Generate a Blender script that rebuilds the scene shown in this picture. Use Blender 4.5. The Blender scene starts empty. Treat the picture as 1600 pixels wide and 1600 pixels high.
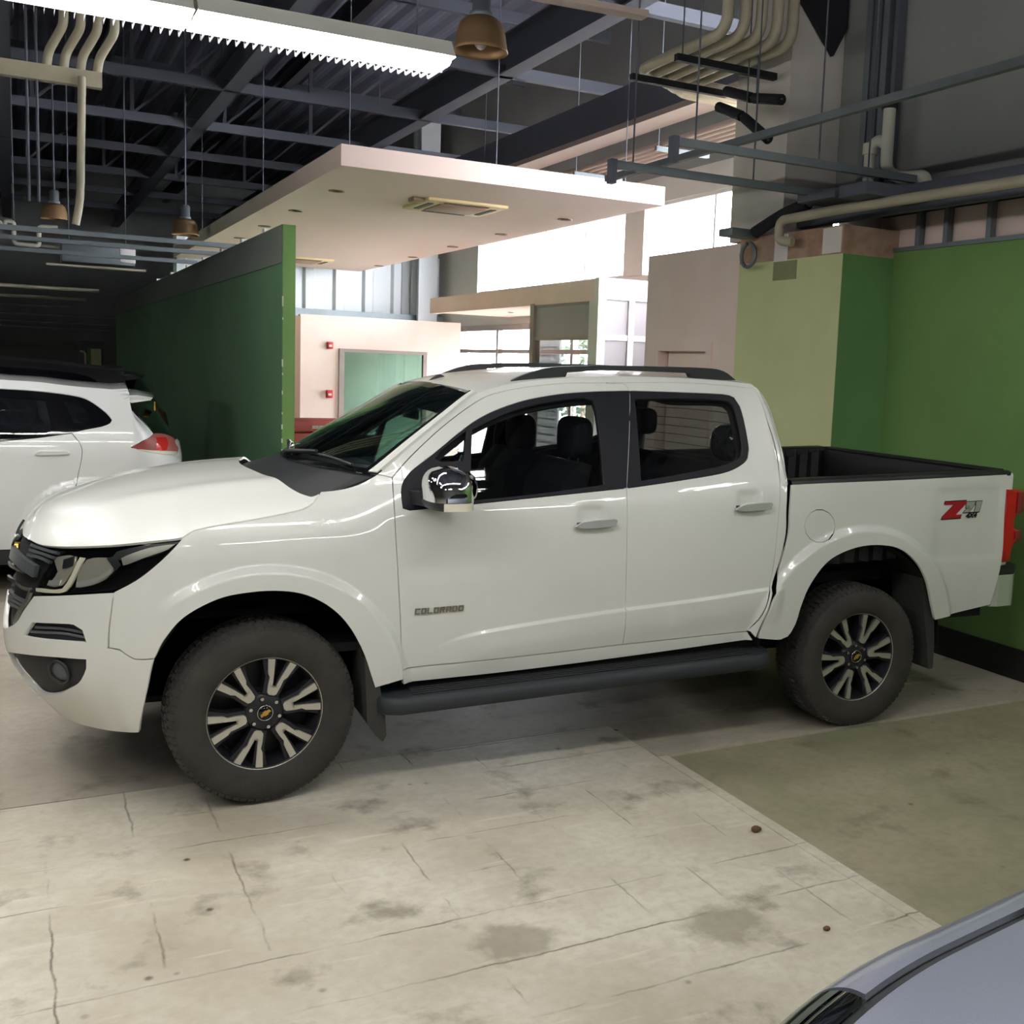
import bpy, bmesh, math, random
import numpy as np
from mathutils import Vector, Matrix
from mathutils.geometry import delaunay_2d_cdt
random.seed(7); rng = np.random.default_rng(7)
D = bpy.data; SC = bpy.context.scene; COL = SC.collection
# ---------------------------------------------------------------- camera
CAM = np.array([-0.6457, -5.4120, 1.8716]); PITCH, YAW, ROLL = -0.11613, 0.43790, 0.03910
FOC, PX, PY = 1685.05, 923.22, 773.67            # focal length and principal point for a 1600 x 1600 frame
_f = np.array([math.sin(YAW)*math.cos(PITCH), math.cos(YAW)*math.cos(PITCH), math.sin(PITCH)])
_r = np.array([math.cos(YAW), -math.sin(YAW), 0.0]); _u = np.cross(_r, _f)
_c, _s = math.cos(ROLL), math.sin(ROLL)
RT, UP, FW = _c*_r + _s*_u, -_s*_r + _c*_u, _f
cam = D.objects.new('camera', D.cameras.new('camera')); COL.objects.link(cam)
cam.matrix_world = Matrix(((RT[0], UP[0], -FW[0], CAM[0]), (RT[1], UP[1], -FW[1], CAM[1]), (RT[2], UP[2], -FW[2], CAM[2]), (0, 0, 0, 1)))
cam.data.sensor_fit = 'HORIZONTAL'; cam.data.sensor_width = 36.0; cam.data.lens = 36.0*FOC/1600
cam.data.shift_x = (800-PX)/1600; cam.data.shift_y = (PY-800)/1600
cam.data.clip_start = 0.05; cam.data.clip_end = 300
SC.camera = cam
# ---------------------------------------------------------------- daylight outside, exposure
W = D.worlds.new('overcast'); SC.world = W; W.use_nodes = True
bg = W.node_tree.nodes['Background']; bg.inputs[0].default_value = (0.93, 0.96, 1.0, 1); bg.inputs[1].default_value = 48.0
SC.view_settings.view_transform = 'Standard'; SC.view_settings.look = 'None'
SC.view_settings.exposure = 0.0; SC.view_settings.gamma = 1.0; SC.view_settings.use_curve_mapping = False
LAMP_POWER = 60.0                                # strength of every fluorescent louvre lamp
SC.cycles.max_bounces = 8; SC.cycles.transparent_max_bounces = 16; SC.cycles.sample_clamp_indirect = 6.0
SC.cycles.caustics_reflective = False; SC.cycles.caustics_refractive = False
# ---------------------------------------------------------------- materials
def lin(c): return tuple((x/12.92 if x <= .04045 else ((x+.055)/1.055)**2.4) for x in c)
def rgb(r, g, b): return lin((r/255, g/255, b/255))
def mat(name, col, rough=.5, metal=0., coat=0., var=0., scale=8., bump=0., bscale=60., dirt=None, emit=None, spec=None):
    m = D.materials.new(name); m.use_nodes = True; nt = m.node_tree; b = nt.nodes['Principled BSDF']
    b.inputs['Base Color'].default_value = (*col, 1); b.inputs['Roughness'].default_value = rough; b.inputs['Metallic'].default_value = metal
    if spec is not None: b.inputs['Specular IOR Level'].default_value = spec
    if coat: b.inputs['Coat Weight'].default_value = coat; b.inputs['Coat Roughness'].default_value = .04
    if emit: b.inputs['Emission Color'].default_value = (*emit[0], 1); b.inputs['Emission Strength'].default_value = emit[1]
    tc = nt.nodes.new('ShaderNodeTexCoord')
    if var or dirt:
        n = nt.nodes.new('ShaderNodeTexNoise'); n.inputs['Scale'].default_value = scale; n.inputs['Detail'].default_value = 6; n.inputs['Roughness'].default_value = .65
        nt.links.new(tc.outputs['Object'], n.inputs['Vector'])
        r = nt.nodes.new('ShaderNodeValToRGB'); r.color_ramp.elements[0].position = .32; r.color_ramp.elements[1].position = .7
        c2 = dirt if dirt else tuple(x*(1-var) for x in col)
        r.color_ramp.elements[0].color = (*c2, 1); r.color_ramp.elements[1].color = (*[min(1, x*(1+var*.4)) for x in col], 1)
        nt.links.new(n.outputs['Fac'], r.inputs['Fac']); nt.links.new(r.outputs['Color'], b.inputs['Base Color'])
    if bump:
        n2 = nt.nodes.new('ShaderNodeTexNoise'); n2.inputs['Scale'].default_value = bscale; n2.inputs['Detail'].default_value = 4
        bp = nt.nodes.new('ShaderNodeBump'); bp.inputs['Strength'].default_value = bump; bp.inputs['Distance'].default_value = .01
        nt.links.new(tc.outputs['Object'], n2.inputs['Vector']); nt.links.new(n2.outputs['Fac'], bp.inputs['Height']); nt.links.new(bp.outputs['Normal'], b.inputs['Normal'])
    return m
def glass(name, tint, refl=(1, 1, 1), rough=0.0, ior=1.5):
    m = D.materials.new(name); m.use_nodes = True; nt = m.node_tree; nt.nodes.clear()
    N = nt.nodes.new; o = N('ShaderNodeOutputMaterial'); mx = N('ShaderNodeMixShader'); lw = N('ShaderNodeLayerWeight'); lw.inputs['Blend'].default_value = .5
    f0 = ((ior-1)/(ior+1))**2; pw = N('ShaderNodeMath'); pw.operation = 'POWER'; pw.inputs[1].default_value = 5.; ma = N('ShaderNodeMath'); ma.operation = 'MULTIPLY_ADD'; ma.inputs[1].default_value = 1-f0; ma.inputs[2].default_value = f0
    tr = N('ShaderNodeBsdfTransparent'); gl = N('ShaderNodeBsdfGlossy')
    tr.inputs['Color'].default_value = (*tint, 1); gl.inputs['Color'].default_value = (*refl, 1); gl.inputs['Roughness'].default_value = rough
    nt.links.new(lw.outputs['Facing'], pw.inputs[0]); nt.links.new(pw.outputs[0], ma.inputs[0]); nt.links.new(ma.outputs[0], mx.inputs[0]); nt.links.new(tr.outputs[0], mx.inputs[1]); nt.links.new(gl.outputs[0], mx.inputs[2]); nt.links.new(mx.outputs[0], o.inputs[0])
    return m
MT = dict(
    paint=mat('white car paint', rgb(217, 218, 212), .32, coat=.8, var=.03, scale=3),
    paint_suv=mat('white suv paint', rgb(226, 228, 226), .3, coat=.9),
    paint_silver=mat('silver car paint', rgb(172, 178, 196), .3, .5, coat=1., var=.08, scale=300),
    paint_black=mat('black car paint', rgb(16, 17, 22), .45, coat=.3),
    trim=mat('black plastic trim', rgb(30, 32, 35), .42),
    trim_matt=mat('matt black plastic', rgb(34, 36, 38), .7),
    gloss_black=mat('gloss black', rgb(10, 11, 14), .08),
    pillar=mat('satin black pillar film', rgb(17, 19, 26), .55, spec=.25),
    dark=mat('dark underside', rgb(14, 14, 15), .9),
    liner=mat('bed liner plastic', rgb(19, 20, 24), .55, bump=.2, bscale=120),
    rubber=mat('tyre rubber', rgb(38, 37, 35), .85, var=.35, scale=9, bump=.15, bscale=90, dirt=rgb(56, 53, 48)),
    flap=mat('mud flap rubber', rgb(52, 52, 48), .8, var=.3, scale=6),
    step=mat('running board plastic', rgb(36, 42, 47), .6, bump=.1, bscale=200),
    rim_dark=mat('dark painted alloy', rgb(38, 38, 44), .4, .3),
    rim_silver=mat('machined alloy', rgb(196, 194, 184), .33, .75),
    chrome=mat('chrome', rgb(225, 225, 225), .06, 1.),
    chrome_bright=mat('bright chrome trim', rgb(228, 228, 226), .22, .65),
    chrome_soft=mat('brushed chrome', rgb(190, 190, 186), .22, 1.),
    gold=mat('gold emblem', rgb(190, 150, 70), .35, .6),
    lamp_glass=glass('clear lamp lens', (.86, .87, .86), ior=1.35),
    reflector=mat('lamp reflector', rgb(206, 202, 188), .22, .6),
    red_lens=mat('red lamp lens', rgb(190, 10, 22), .12, coat=1.),
    red_dark=mat('dark red lamp lens', rgb(110, 8, 20), .1, coat=1.),
    amber=mat('clear indicator lens', rgb(220, 216, 196), .2, coat=.6),
    glass_ws=glass('windscreen glass', (.52, .62, .57), (.82, 1., .92), ior=2.1),
    glass_side=glass('tinted side glass', (.66, .69, .68), ior=1.5),
    glass_dark=glass('dark privacy glass', (.16, .18, .18), (.9, 1., .95), ior=2.2),
    seat=mat('dark seat fabric', rgb(22, 23, 27), .8, bump=.2, bscale=200),
    vinyl=mat('glossy black vinyl', rgb(20, 22, 28), .12),
    cabin=mat('dark cabin plastic', rgb(20, 21, 23), .7),
    headliner=mat('headliner', rgb(60, 58, 56), .9),
    paper=mat('pale paper', rgb(205, 220, 214), .6),
    grille_grey=mat('grey grille plastic', rgb(74, 78, 82), .3),
    badge=mat('badge metal', rgb(150, 146, 130), .3, .9),
    decal_red=mat('red decal', rgb(166, 20, 38), .4),
    decal_silver=mat('silver decal', rgb(176, 178, 172), .4, .3),
    decal_black=mat('black decal', rgb(20, 22, 22), .4),
)
# ---------------------------------------------------------------- objects
def link(o): COL.objects.link(o); return o
def thing(name, label, cat, loc=(0, 0, 0), group=None, rotz=0.):
    o = link(D.objects.new(name, None)); o.location = loc; o.rotation_euler = (0, 0, rotz); o.empty_display_size = .2
    o['label'] = label; o['category'] = cat
    if group: o['group'] = group
    return o
def tag(o, label, cat, group=None):
    o['label'] = label; o['category'] = cat
    if group: o['group'] = group
    return o
def wmat(o): 
    m = Matrix.LocRotScale(o.location, o.rotation_euler, o.scale)
    if o.parent: m = wmat(o.parent) @ o.matrix_parent_inverse @ m
    return m
def put(o, parent):
    if parent is not None:
        o.parent = parent; o.matrix_parent_inverse = wmat(parent).inverted()
    return o
def pivot(o):
    """move a mesh object's origin to its own bottom centre"""
    n = len(o.data.vertices)
    if not n or o.parent is not None: return o
    a = np.empty(n*3); o.data.vertices.foreach_get('co', a); a = a.reshape(-1, 3)
    c = (a.min(0)+a.max(0))/2; c[2] = a[:, 2].min()
    a -= c; o.data.vertices.foreach_set('co', a.ravel()); o.location = wmat(o) @ Vector(c)
    return o
class MB:
    """collects shapes into one mesh"""
    def __init__(s): s.v = []; s.f = []; s.sm = []
    def add(s, vs, fs, smooth=False):
        n = len(s.v); s.v += [tuple(map(float, p)) for p in vs]; s.f += [tuple(n+i for i in f) for f in fs]; s.sm += [smooth]*len(fs); return s
    def box(s, x0, x1, y0, y1, z0, z1, bev=0.):
        if bev:
            return s.rbox(x0, x1, y0, y1, z0, z1, bev)
        vs = [(x, y, z) for z in (z0, z1) for y in (y0, y1) for x in (x0, x1)]
        return s.add(vs, [(0, 2, 3, 1), (4, 5, 7, 6), (0, 1, 5, 4), (2, 6, 7, 3), (0, 4, 6, 2), (1, 3, 7, 5)])
    def rbox(s, x0, x1, y0, y1, z0, z1, r, seg=2):
        bm = bmesh.new(); bmesh.ops.create_cube(bm, size=1)
        for v in bm.verts: v.co = ((x0+x1)/2+v.co.x*(x1-x0), (y0+y1)/2+v.co.y*(y1-y0), (z0+z1)/2+v.co.z*(z1-z0))
        bmesh.ops.bevel(bm, geom=bm.edges[:], offset=min(r, .49*min(abs(x1-x0), abs(y1-y0), abs(z1-z0))), segments=seg, profile=.5, affect='EDGES')
        return s.bm(bm, True)
    def bm(s, bm, smooth=False):
        bm.verts.index_update(); s.add([v.co[:] for v in bm.verts], [[v.index for v in f.verts] for f in bm.faces], smooth); bm.free(); return s
    def prism(s, pts, axis, a, b, smooth=False):
        """polygon pts in the two other axes, extruded from a to b along axis"""
        n = len(pts)
        def mk(p, t): return {'x': (t, p[0], p[1]), 'y': (p[0], t, p[1]), 'z': (p[0], p[1], t)}[axis]
        s.add([mk(p, a) for p in pts]+[mk(p, b) for p in pts], [tuple(range(n)), tuple(range(2*n-1, n-1, -1))])
        return s.add([mk(p, a) for p in pts]+[mk(p, b) for p in pts], [(i, i+n, (i+1) % n+n, (i+1) % n) for i in range(n)], smooth)
    def bar(s, p, q, w, h):
        """rectangular bar from p to q, w across (horizontal), h high"""
        p, q = Vector(p), Vector(q); d = (q-p).normalized(); up = Vector((0, 0, 1)) if abs(d.z) < .95 else Vector((0, 1, 0))
        sd = d.cross(up).normalized()*w/2; u = sd.cross(d).normalized()*h/2
        vs = [a+x*sd+y*u for a in (p, q) for x, y in ((-1, -1), (1, -1), (1, 1), (-1, 1))]
        return s.add(vs, [(0, 1, 2, 3), (7, 6, 5, 4), (0, 4, 5, 1), (1, 5, 6, 2), (2, 6, 7, 3), (3, 7, 4, 0)])
    def tube(s, pts, r, n=10, cap=True):
        pts = [Vector(p) for p in pts]; rings = []; prev = None
        for i, p in enumerate(pts):
            d = (pts[min(i+1, len(pts)-1)]-pts[max(i-1, 0)]).normalized()
            if prev is None: prev = d.orthogonal().normalized()
            prev = (prev-d*prev.dot(d)).normalized(); b = d.cross(prev); rr = r[i] if hasattr(r, '__len__') else r
            rings.append([p+prev*math.cos(2*math.pi*k/n)*rr+b*math.sin(2*math.pi*k/n)*rr for k in range(n)])
        vs = [v for g in rings for v in g]; fs = []
        for i in range(len(pts)-1):
            for k in range(n): fs.append((i*n+k, i*n+(k+1) % n, (i+1)*n+(k+1) % n, (i+1)*n+k))
        s.add(vs, fs, True)
        if cap: s.add(rings[0]+rings[-1], [tuple(range(n-1, -1, -1)), tuple(range(n, 2*n))])
        return s
    def lathe(s, prof, c, axis='y', n=48, smooth=True, close=False):
        """profile (r, t) turned about the axis through c; t runs along the axis"""
        vs = []; m = len(prof)
        for k in range(n):
            a = 2*math.pi*k/n; ca, sa = math.cos(a), math.sin(a)
            for r, t in prof:
                vs.append({'y': (c[0]+r*ca, c[1]+t, c[2]+r*sa), 'z': (c[0]+r*ca, c[1]+r*sa, c[2]+t), 'x': (c[0]+t, c[1]+r*ca, c[2]+r*sa)}[axis])
        fs = []
        for k in range(n):
            k2 = (k+1) % n
            for j in range(m-1+(1 if close else 0)):
                j2 = (j+1) % m
                fs.append((k*m+j, k2*m+j, k2*m+j2, k*m+j2) if axis != 'y' else (k*m+j, k*m+j2, k2*m+j2, k2*m+j))
        return s.add(vs, fs, smooth)
    def ball(s, c, rx, ry, rz, nu=16, nv=10, p=1.):
        vs = []; fs = []
        pw = lambda t: math.copysign(abs(t)**p, t)
        for j in range(nv+1):
            th = math.pi*j/nv-math.pi/2
            for i in range(nu):
                a = 2*math.pi*i/nu; vs.append((c[0]+rx*pw(math.cos(th))*pw(math.cos(a)), c[1]+ry*pw(math.cos(th))*pw(math.sin(a)), c[2]+rz*pw(math.sin(th))))
        for j in range(nv):
            for i in range(nu): fs.append((j*nu+i, j*nu+(i+1) % nu, (j+1)*nu+(i+1) % nu, (j+1)*nu+i))
        return s.add(vs, fs, True)
    def grid(s, P, smooth=True, flip=False):
        P = np.asarray(P); a, b = P.shape[:2]
        fs = [(i*b+j, i*b+j+1, (i+1)*b+j+1, (i+1)*b+j) for i in range(a-1) for j in range(b-1)]
        if flip: fs = [f[::-1] for f in fs]
        return s.add(P.reshape(-1, 3), fs, smooth)
    def sheet(s, P, th, smooth=True):
        """grid surface with thickness th (towards -normal) and closed rims"""
        P = np.asarray(P, float); a, b = P.shape[:2]
        du = np.gradient(P, axis=0); dv = np.gradient(P, axis=1); n = np.cross(du, dv); n /= np.linalg.norm(n, axis=2, keepdims=True)+1e-12
        Q = P-n*th; s.grid(P, smooth); s.grid(Q, smooth, True)
        rim = [(i, 0) for i in range(a)]+[(a-1, j) for j in range(1, b)]+[(i, b-1) for i in range(a-2, -1, -1)]+[(0, j) for j in range(b-2, 0, -1)]
        m = len(rim); return s.add([P[i] for i in rim]+[Q[i] for i in rim], [(k, (k+1) % m, (k+1) % m+m, k+m) for k in range(m)])
    def build(s, name, m, parent=None, matrix=None):
        me = D.meshes.new(name); vs = s.v if matrix is None else [tuple(matrix @ Vector(p)) for p in s.v]
        me.from_pydata(vs, [], s.f); me.polygons.foreach_set('use_smooth', s.sm); me.update()
        me.materials.append(MT[m] if isinstance(m, str) else m)
        o = link(D.objects.new(name, me)); put(o, parent); return o
def fix_normals(o):
    bm = bmesh.new(); bm.from_mesh(o.data); bmesh.ops.recalc_face_normals(bm, faces=bm.faces[:]); bm.to_mesh(o.data); bm.free(); return o
def bevel(o, w=.004, seg=2):
    m = o.modifiers.new('bevel', 'BEVEL'); m.width = w; m.segments = seg; m.limit_method = 'ANGLE'; m.angle_limit = .6; m.harden_normals = False; return o
def copy_tree(o, dm=None, parent=None):
    """copy of a thing or part with its parts and sub-parts; dm moves the top one"""
    c = o.copy(); link(c)
    if parent is not None: c.parent = parent; c.matrix_parent_inverse = o.matrix_parent_inverse.copy()
    if dm is not None: c.matrix_basis = dm @ o.matrix_basis
    for ch in [x for x in D.objects if x.parent == o]: copy_tree(ch, None, c)
    return c
# ---------------------------------------------------------------- curved body panels
def pchip(xk, yk, n=1200):
    xk, yk = np.asarray(xk, float), np.asarray(yk, float); h = np.diff(xk); d = np.diff(yk)/h; m = np.zeros_like(xk)
    for i in range(1, len(xk)-1):
        if d[i-1]*d[i] > 0:
            w1, w2 = 2*h[i]+h[i-1], h[i]+2*h[i-1]; m[i] = (w1+w2)/(w1/d[i-1]+w2/d[i])
    m[0], m[-1] = d[0], d[-1]
    X = np.linspace(xk[0], xk[-1], n); i = np.clip(np.searchsorted(xk, X)-1, 0, len(h)-1); t = (X-xk[i])/h[i]
    Y = (2*t**3-3*t**2+1)*yk[i]+(t**3-2*t**2+t)*h[i]*m[i]+(-2*t**3+3*t**2)*yk[i+1]+(t**3-t**2)*h[i]*m[i+1]
    return lambda q: np.interp(q, X, Y)
def sstep(a, b, x):
    t = np.clip((x-a)/(b-a), 0, 1); return t*t*(3-2*t)
def project(P):
    d = P-CAM; z = d@FW; return np.stack([PX+FOC*(d@RT)/z, PY-FOC*(d@UP)/z], -1)
def rays(uv):
    uv = np.asarray(uv, float); return ((uv[:, :1]-PX)/FOC)*RT-((uv[:, 1:]-PY)/FOC)*UP+FW
class Surf:
    """a parametric surface fn(s, t) -> xyz with lookup of the point seen along a measured sight line"""
    def __init__(s, fn, sr, tr, n=160):
        s.fn = fn; S, T = np.meshgrid(np.linspace(*sr, n), np.linspace(*tr, n)); s.S, s.T = S.ravel(), T.ravel(); s.uv = project(fn(s.S, s.T)); s.sr, s.tr = sr, tr
        e = 1e-3; P = fn(s.S, s.T); n_ = np.cross(fn(s.S+e, s.T)-P, fn(s.S, s.T+e)-P); s.front = ((P-CAM)*n_).sum(1) < 0
    def find(s, uv):
        uv = np.asarray(uv, float); ok = np.where(s.front)[0]; q = np.empty((len(uv), 2))
        for k, p in enumerate(uv):
            i = ok[((s.uv[ok]-p)**2).sum(1).argmin()]; q[k] = s.S[i], s.T[i]
        e = 1e-4
        for _ in range(14):
            p0 = project(s.fn(q[:, 0], q[:, 1])); ja = (project(s.fn(q[:, 0]+e, q[:, 1]))-p0)/e; jb = (project(s.fn(q[:, 0], q[:, 1]+e))-p0)/e
            r = uv-p0; det = ja[:, 0]*jb[:, 1]-ja[:, 1]*jb[:, 0]; det = np.where(abs(det) < 1e-3, 1e9, det)
            st = np.stack([(r[:, 0]*jb[:, 1]-r[:, 1]*jb[:, 0])/det, (ja[:, 0]*r[:, 1]-ja[:, 1]*r[:, 0])/det], 1)
            q += np.clip(st, -.04, .04)
        return q
    def normal(s, q):
        e = 2e-3; P = lambda a, b: s.fn(q[:, 0]+a, q[:, 1]+b)
        n = np.cross(P(e, 0)-P(-e, 0), P(0, e)-P(0, -e)); return n/(np.linalg.norm(n, axis=1, keepdims=True)+1e-12)
def cr(P, closed, step):
    """Catmull-Rom through measured points; a third value 1 marks a corner"""
    n = len(P); pts = np.array([p[:2] for p in P], float); corner = [len(p) > 2 and p[2] == 1 for p in P]; out = []
    for i in range(n if closed else n-1):
        a, b = pts[i], pts[(i+1) % n]
        pa = pts[i-1] if (closed or i > 0) and not corner[i] else a-(b-a)*.0
        pb = pts[(i+2) % n] if (closed or i+2 < n) and not corner[(i+1) % n] else b
        k = max(1, int(np.hypot(*(b-a))/step)); t = np.linspace(0, 1, k, endpoint=False)[:, None]
        ma = (b-pa)*.5 if not corner[i] and (closed or i > 0) else (b-a)
        mb = (pb-a)*.5 if not corner[(i+1) % n] and (closed or i+2 < n) else (b-a)
        L = np.hypot(*(b-a)); 
        for m in (ma, mb):
            l = np.hypot(*m)
            if l > 1.5*L: m *= 1.5*L/l
        out.append((2*t**3-3*t**2+1)*a+(t**3-2*t**2+t)*ma+(-2*t**3+3*t**2)*b+(t**3-t**2)*mb)
    if not closed: out.append(pts[-1:])
    return np.concatenate(out)
def trace(surf, P, closed=True, step=7.):
    """points given as sight lines (pixel of the 1600 frame); ('d', s, t) are given on the surface itself"""
    Q = [p for p in P if p[0] != 'd']; q = surf.find([p[:2] for p in Q]) if Q else []; it = iter(q); R = []
    for p in P:
        if p[0] == 'd': R.append((p[1], p[2], p[3] if len(p) > 3 else 0))
        else: a = next(it); R.append((a[0], a[1], p[2] if len(p) > 2 else 0))
    return cr(R, closed, step*.0036)
def area(p): return .5*np.sum(p[:, 0]*np.roll(p[:, 1], -1)-np.roll(p[:, 0], -1)*p[:, 1])
def inside(p, poly):
    x, y = p[:, 0][:, None], p[:, 1][:, None]; a = poly; b = np.roll(poly, -1, 0)
    c = ((a[:, 1] > y) != (b[:, 1] > y)) & (x < (b[:, 0]-a[:, 0])*(y-a[:, 1])/(b[:, 1]-a[:, 1]+1e-15)+a[:, 0]); return c.sum(1) % 2 == 1
def offset(poly, d):
    if area(poly) < 0: poly = poly[::-1]
    e1 = poly-np.roll(poly, 1, 0); e2 = np.roll(poly, -1, 0)-poly
    nrm = lambda e: np.stack([-e[:, 1], e[:, 0]], 1)/(np.linalg.norm(e, axis=1, keepdims=True)+1e-12)
    n = nrm(e1)+nrm(e2); l = np.linalg.norm(n, axis=1, keepdims=True); n = n/np.maximum(l, .3)
    k = 1/np.maximum(.5, l/2); return poly+n*d*np.minimum(k, 1.6)
def panel(name, m, parent, surf, outline, holes=(), h=.022, gap=.002, flange=.02, mirror=None, lift=0., label=None, lines=()):
    """curved sheet cut to an outline on a surface, with flanged edges; mirror = y of a mirror plane for the twin on the far side"""
    loops = [offset(np.asarray(outline), gap)]+[offset(np.asarray(o), -gap)[::-1] for o in holes]
    V, E = [], []
    for L in loops:
        n0 = len(V); V += [tuple(p) for p in L]; E += [(n0+i, n0+(i+1) % len(L)) for i in range(len(L))]
    B = np.array(V); lo, hi = B.min(0), B.max(0)
    gx, gy = np.meshgrid(np.arange(lo[0]+h*.5, hi[0], h), np.arange(lo[1]+h*.5, hi[1], h)); gx[1::2] += h*.5
    G = np.stack([gx.ravel(), gy.ravel()], 1); keep = inside(G, loops[0])
    for L in loops[1:]: keep &= ~inside(G, L)
    G = G[keep]; dist = np.full(len(G), 9.)
    for L in loops:
        a = L; b = np.roll(L, -1, 0); ab = b-a
        for k in range(len(L)):
            t = np.clip(((G-a[k])@ab[k])/(ab[k]@ab[k]+1e-15), 0, 1); dist = np.minimum(dist, np.linalg.norm(G-(a[k]+t[:, None]*ab[k]), axis=1))
    G = G[dist > h*.4]
    for ln in lines:                                              # crease lines become mesh edges
        ln = np.asarray(ln); a = ln[:-1]; ab = ln[1:]-a; dk = np.full(len(G), 9.)
        for k in range(len(a)):
            t = np.clip(((G-a[k])@ab[k])/(ab[k]@ab[k]+1e-15), 0, 1); dk = np.minimum(dk, np.linalg.norm(G-(a[k]+t[:, None]*ab[k]), axis=1))
        G = G[dk > h*.3]
    X_ = []
    for ln in lines:
        ln = np.asarray(ln); ok_ = inside(ln, loops[0])
        for L in loops[1:]: ok_ &= ~inside(ln, L)
        for L in loops:
            for k in range(len(L)): ok_ &= np.linalg.norm(ln-L[k], axis=1) > h*.3
        n0 = len(V)+len(X_); ids = np.cumsum(ok_)-1; X_ += [tuple(p) for p in ln[ok_]]
        E += [(n0+int(ids[i]), n0+int(ids[i+1])) for i in range(len(ln)-1) if ok_[i] and ok_[i+1]]
    V = V+X_
    r = delaunay_2d_cdt([Vector(p) for p in V]+[Vector(p) for p in G], E, [], 0, 1e-6)
    q = np.array([tuple(v) for v in r[0]]); F = np.array([tuple(f) for f in r[2]]); C = q[F].mean(1); ok = inside(C, loops[0])
    for L in loops[1:]: ok &= ~inside(C, L)
    F = F[ok]; e1, e2 = q[F[:, 1]]-q[F[:, 0]], q[F[:, 2]]-q[F[:, 0]]; fl = e1[:, 0]*e2[:, 1]-e1[:, 1]*e2[:, 0]; F[fl < 0] = F[fl < 0][:, ::-1]
    N = surf.normal(q); P = surf.fn(q[:, 0], q[:, 1])+N*lift
    vs, fs, nn = list(P), [tuple(f) for f in F], list(N)
    for L in loops:
        L = np.asarray(L); n = len(L); A = surf.fn(L[:, 0], L[:, 1]); NA = surf.normal(L); A = A+NA*lift; Bk = A-NA*flange
        t = np.roll(A, -1, 0)-np.roll(A, 1, 0); fn_ = np.cross(t, NA); fn_ /= np.linalg.norm(fn_, axis=1, keepdims=True)+1e-12
        n0 = len(vs); vs += list(A)+list(Bk); nn += list(fn_*.8+NA*.6)+list(fn_)
        fs += [(n0+i, n0+n+i, n0+n+(i+1) % n, n0+(i+1) % n) for i in range(n)]
    nn = np.array(nn); nn /= np.linalg.norm(nn, axis=1, keepdims=True)+1e-12
    def mk(vs, fs, nn):
        me = D.meshes.new(name); me.from_pydata([tuple(v) for v in vs], [], fs); me.polygons.foreach_set('use_smooth', [True]*len(fs)); me.update()
        me.normals_split_custom_set_from_vertices([tuple(x) for x in nn]); me.materials.append(MT[m] if isinstance(m, str) else m)
        o = link(D.objects.new(name, me)); put(o, parent)
        if label: o['label'] = label
        return o
    o = mk(vs, fs, nn)
    if mirror is None: return o
    v2 = np.array(vs); v2[:, 1] = 2*mirror-v2[:, 1]; n2 = np.array(nn); n2[:, 1] *= -1
    return o, mk(v2, [f[::-1] for f in fs], n2)
class Side:
    """vehicle flank: straight along x, then wrapping round the nose (sgn -1) or the tail (sgn +1) on a superellipse"""
    def __init__(s, cy, B, wf, x0, depth, ex, sgn, rake):
        s.cy, s.B, s.wf, s.x0, s.sgn, s.rake, s.depth = cy, B, wf, x0, sgn, rake, depth
        t = np.linspace(0, math.pi/2, 900); y = -B*np.cos(t)**(2/ex); x = x0+sgn*depth*np.sin(t)
        d = np.hypot(np.diff(x), np.diff(y)); s.L = np.concatenate([[0], np.cumsum(d)]); s.x, s.y = x, y
        tx, ty = np.gradient(x, s.L), np.gradient(y, s.L); s.nx, s.ny = (-ty, tx) if sgn > 0 else (ty, -tx)
    def __call__(s, u, z):
        u = np.asarray(u, float); z = np.asarray(z, float); a = np.maximum((u-s.x0)*s.sgn, 0); w = s.wf(u, z); k = s.B-w
        bx, by = np.interp(a, s.L, s.x), np.interp(a, s.L, s.y); nx, ny = np.interp(a, s.L, s.nx), np.interp(a, s.L, s.ny)
        f = a > 0; fr = sstep(0, s.depth*.9, a)
        x = np.where(f, bx+nx*k, u)+s.sgn*-1*s.rake(z)*fr; y = s.cy+np.where(f, by+ny*k, -w)
        return np.stack([x, y, z], -1)
# ---------------------------------------------------------------- building axes (the hall is turned a little against the truck)
TURN = 0.0557
HALL = Matrix.Rotation(TURN, 4, 'Z')
def hall(mb, name, m, parent=None, kind=None):
    o = mb.build(name, m, None, None); o.rotation_euler = (0, 0, TURN)
    if parent is not None: put(o, parent)
    if kind: o['kind'] = kind
    return o
def hv(x, y, z): return HALL @ Vector((x, y, z))
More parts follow.
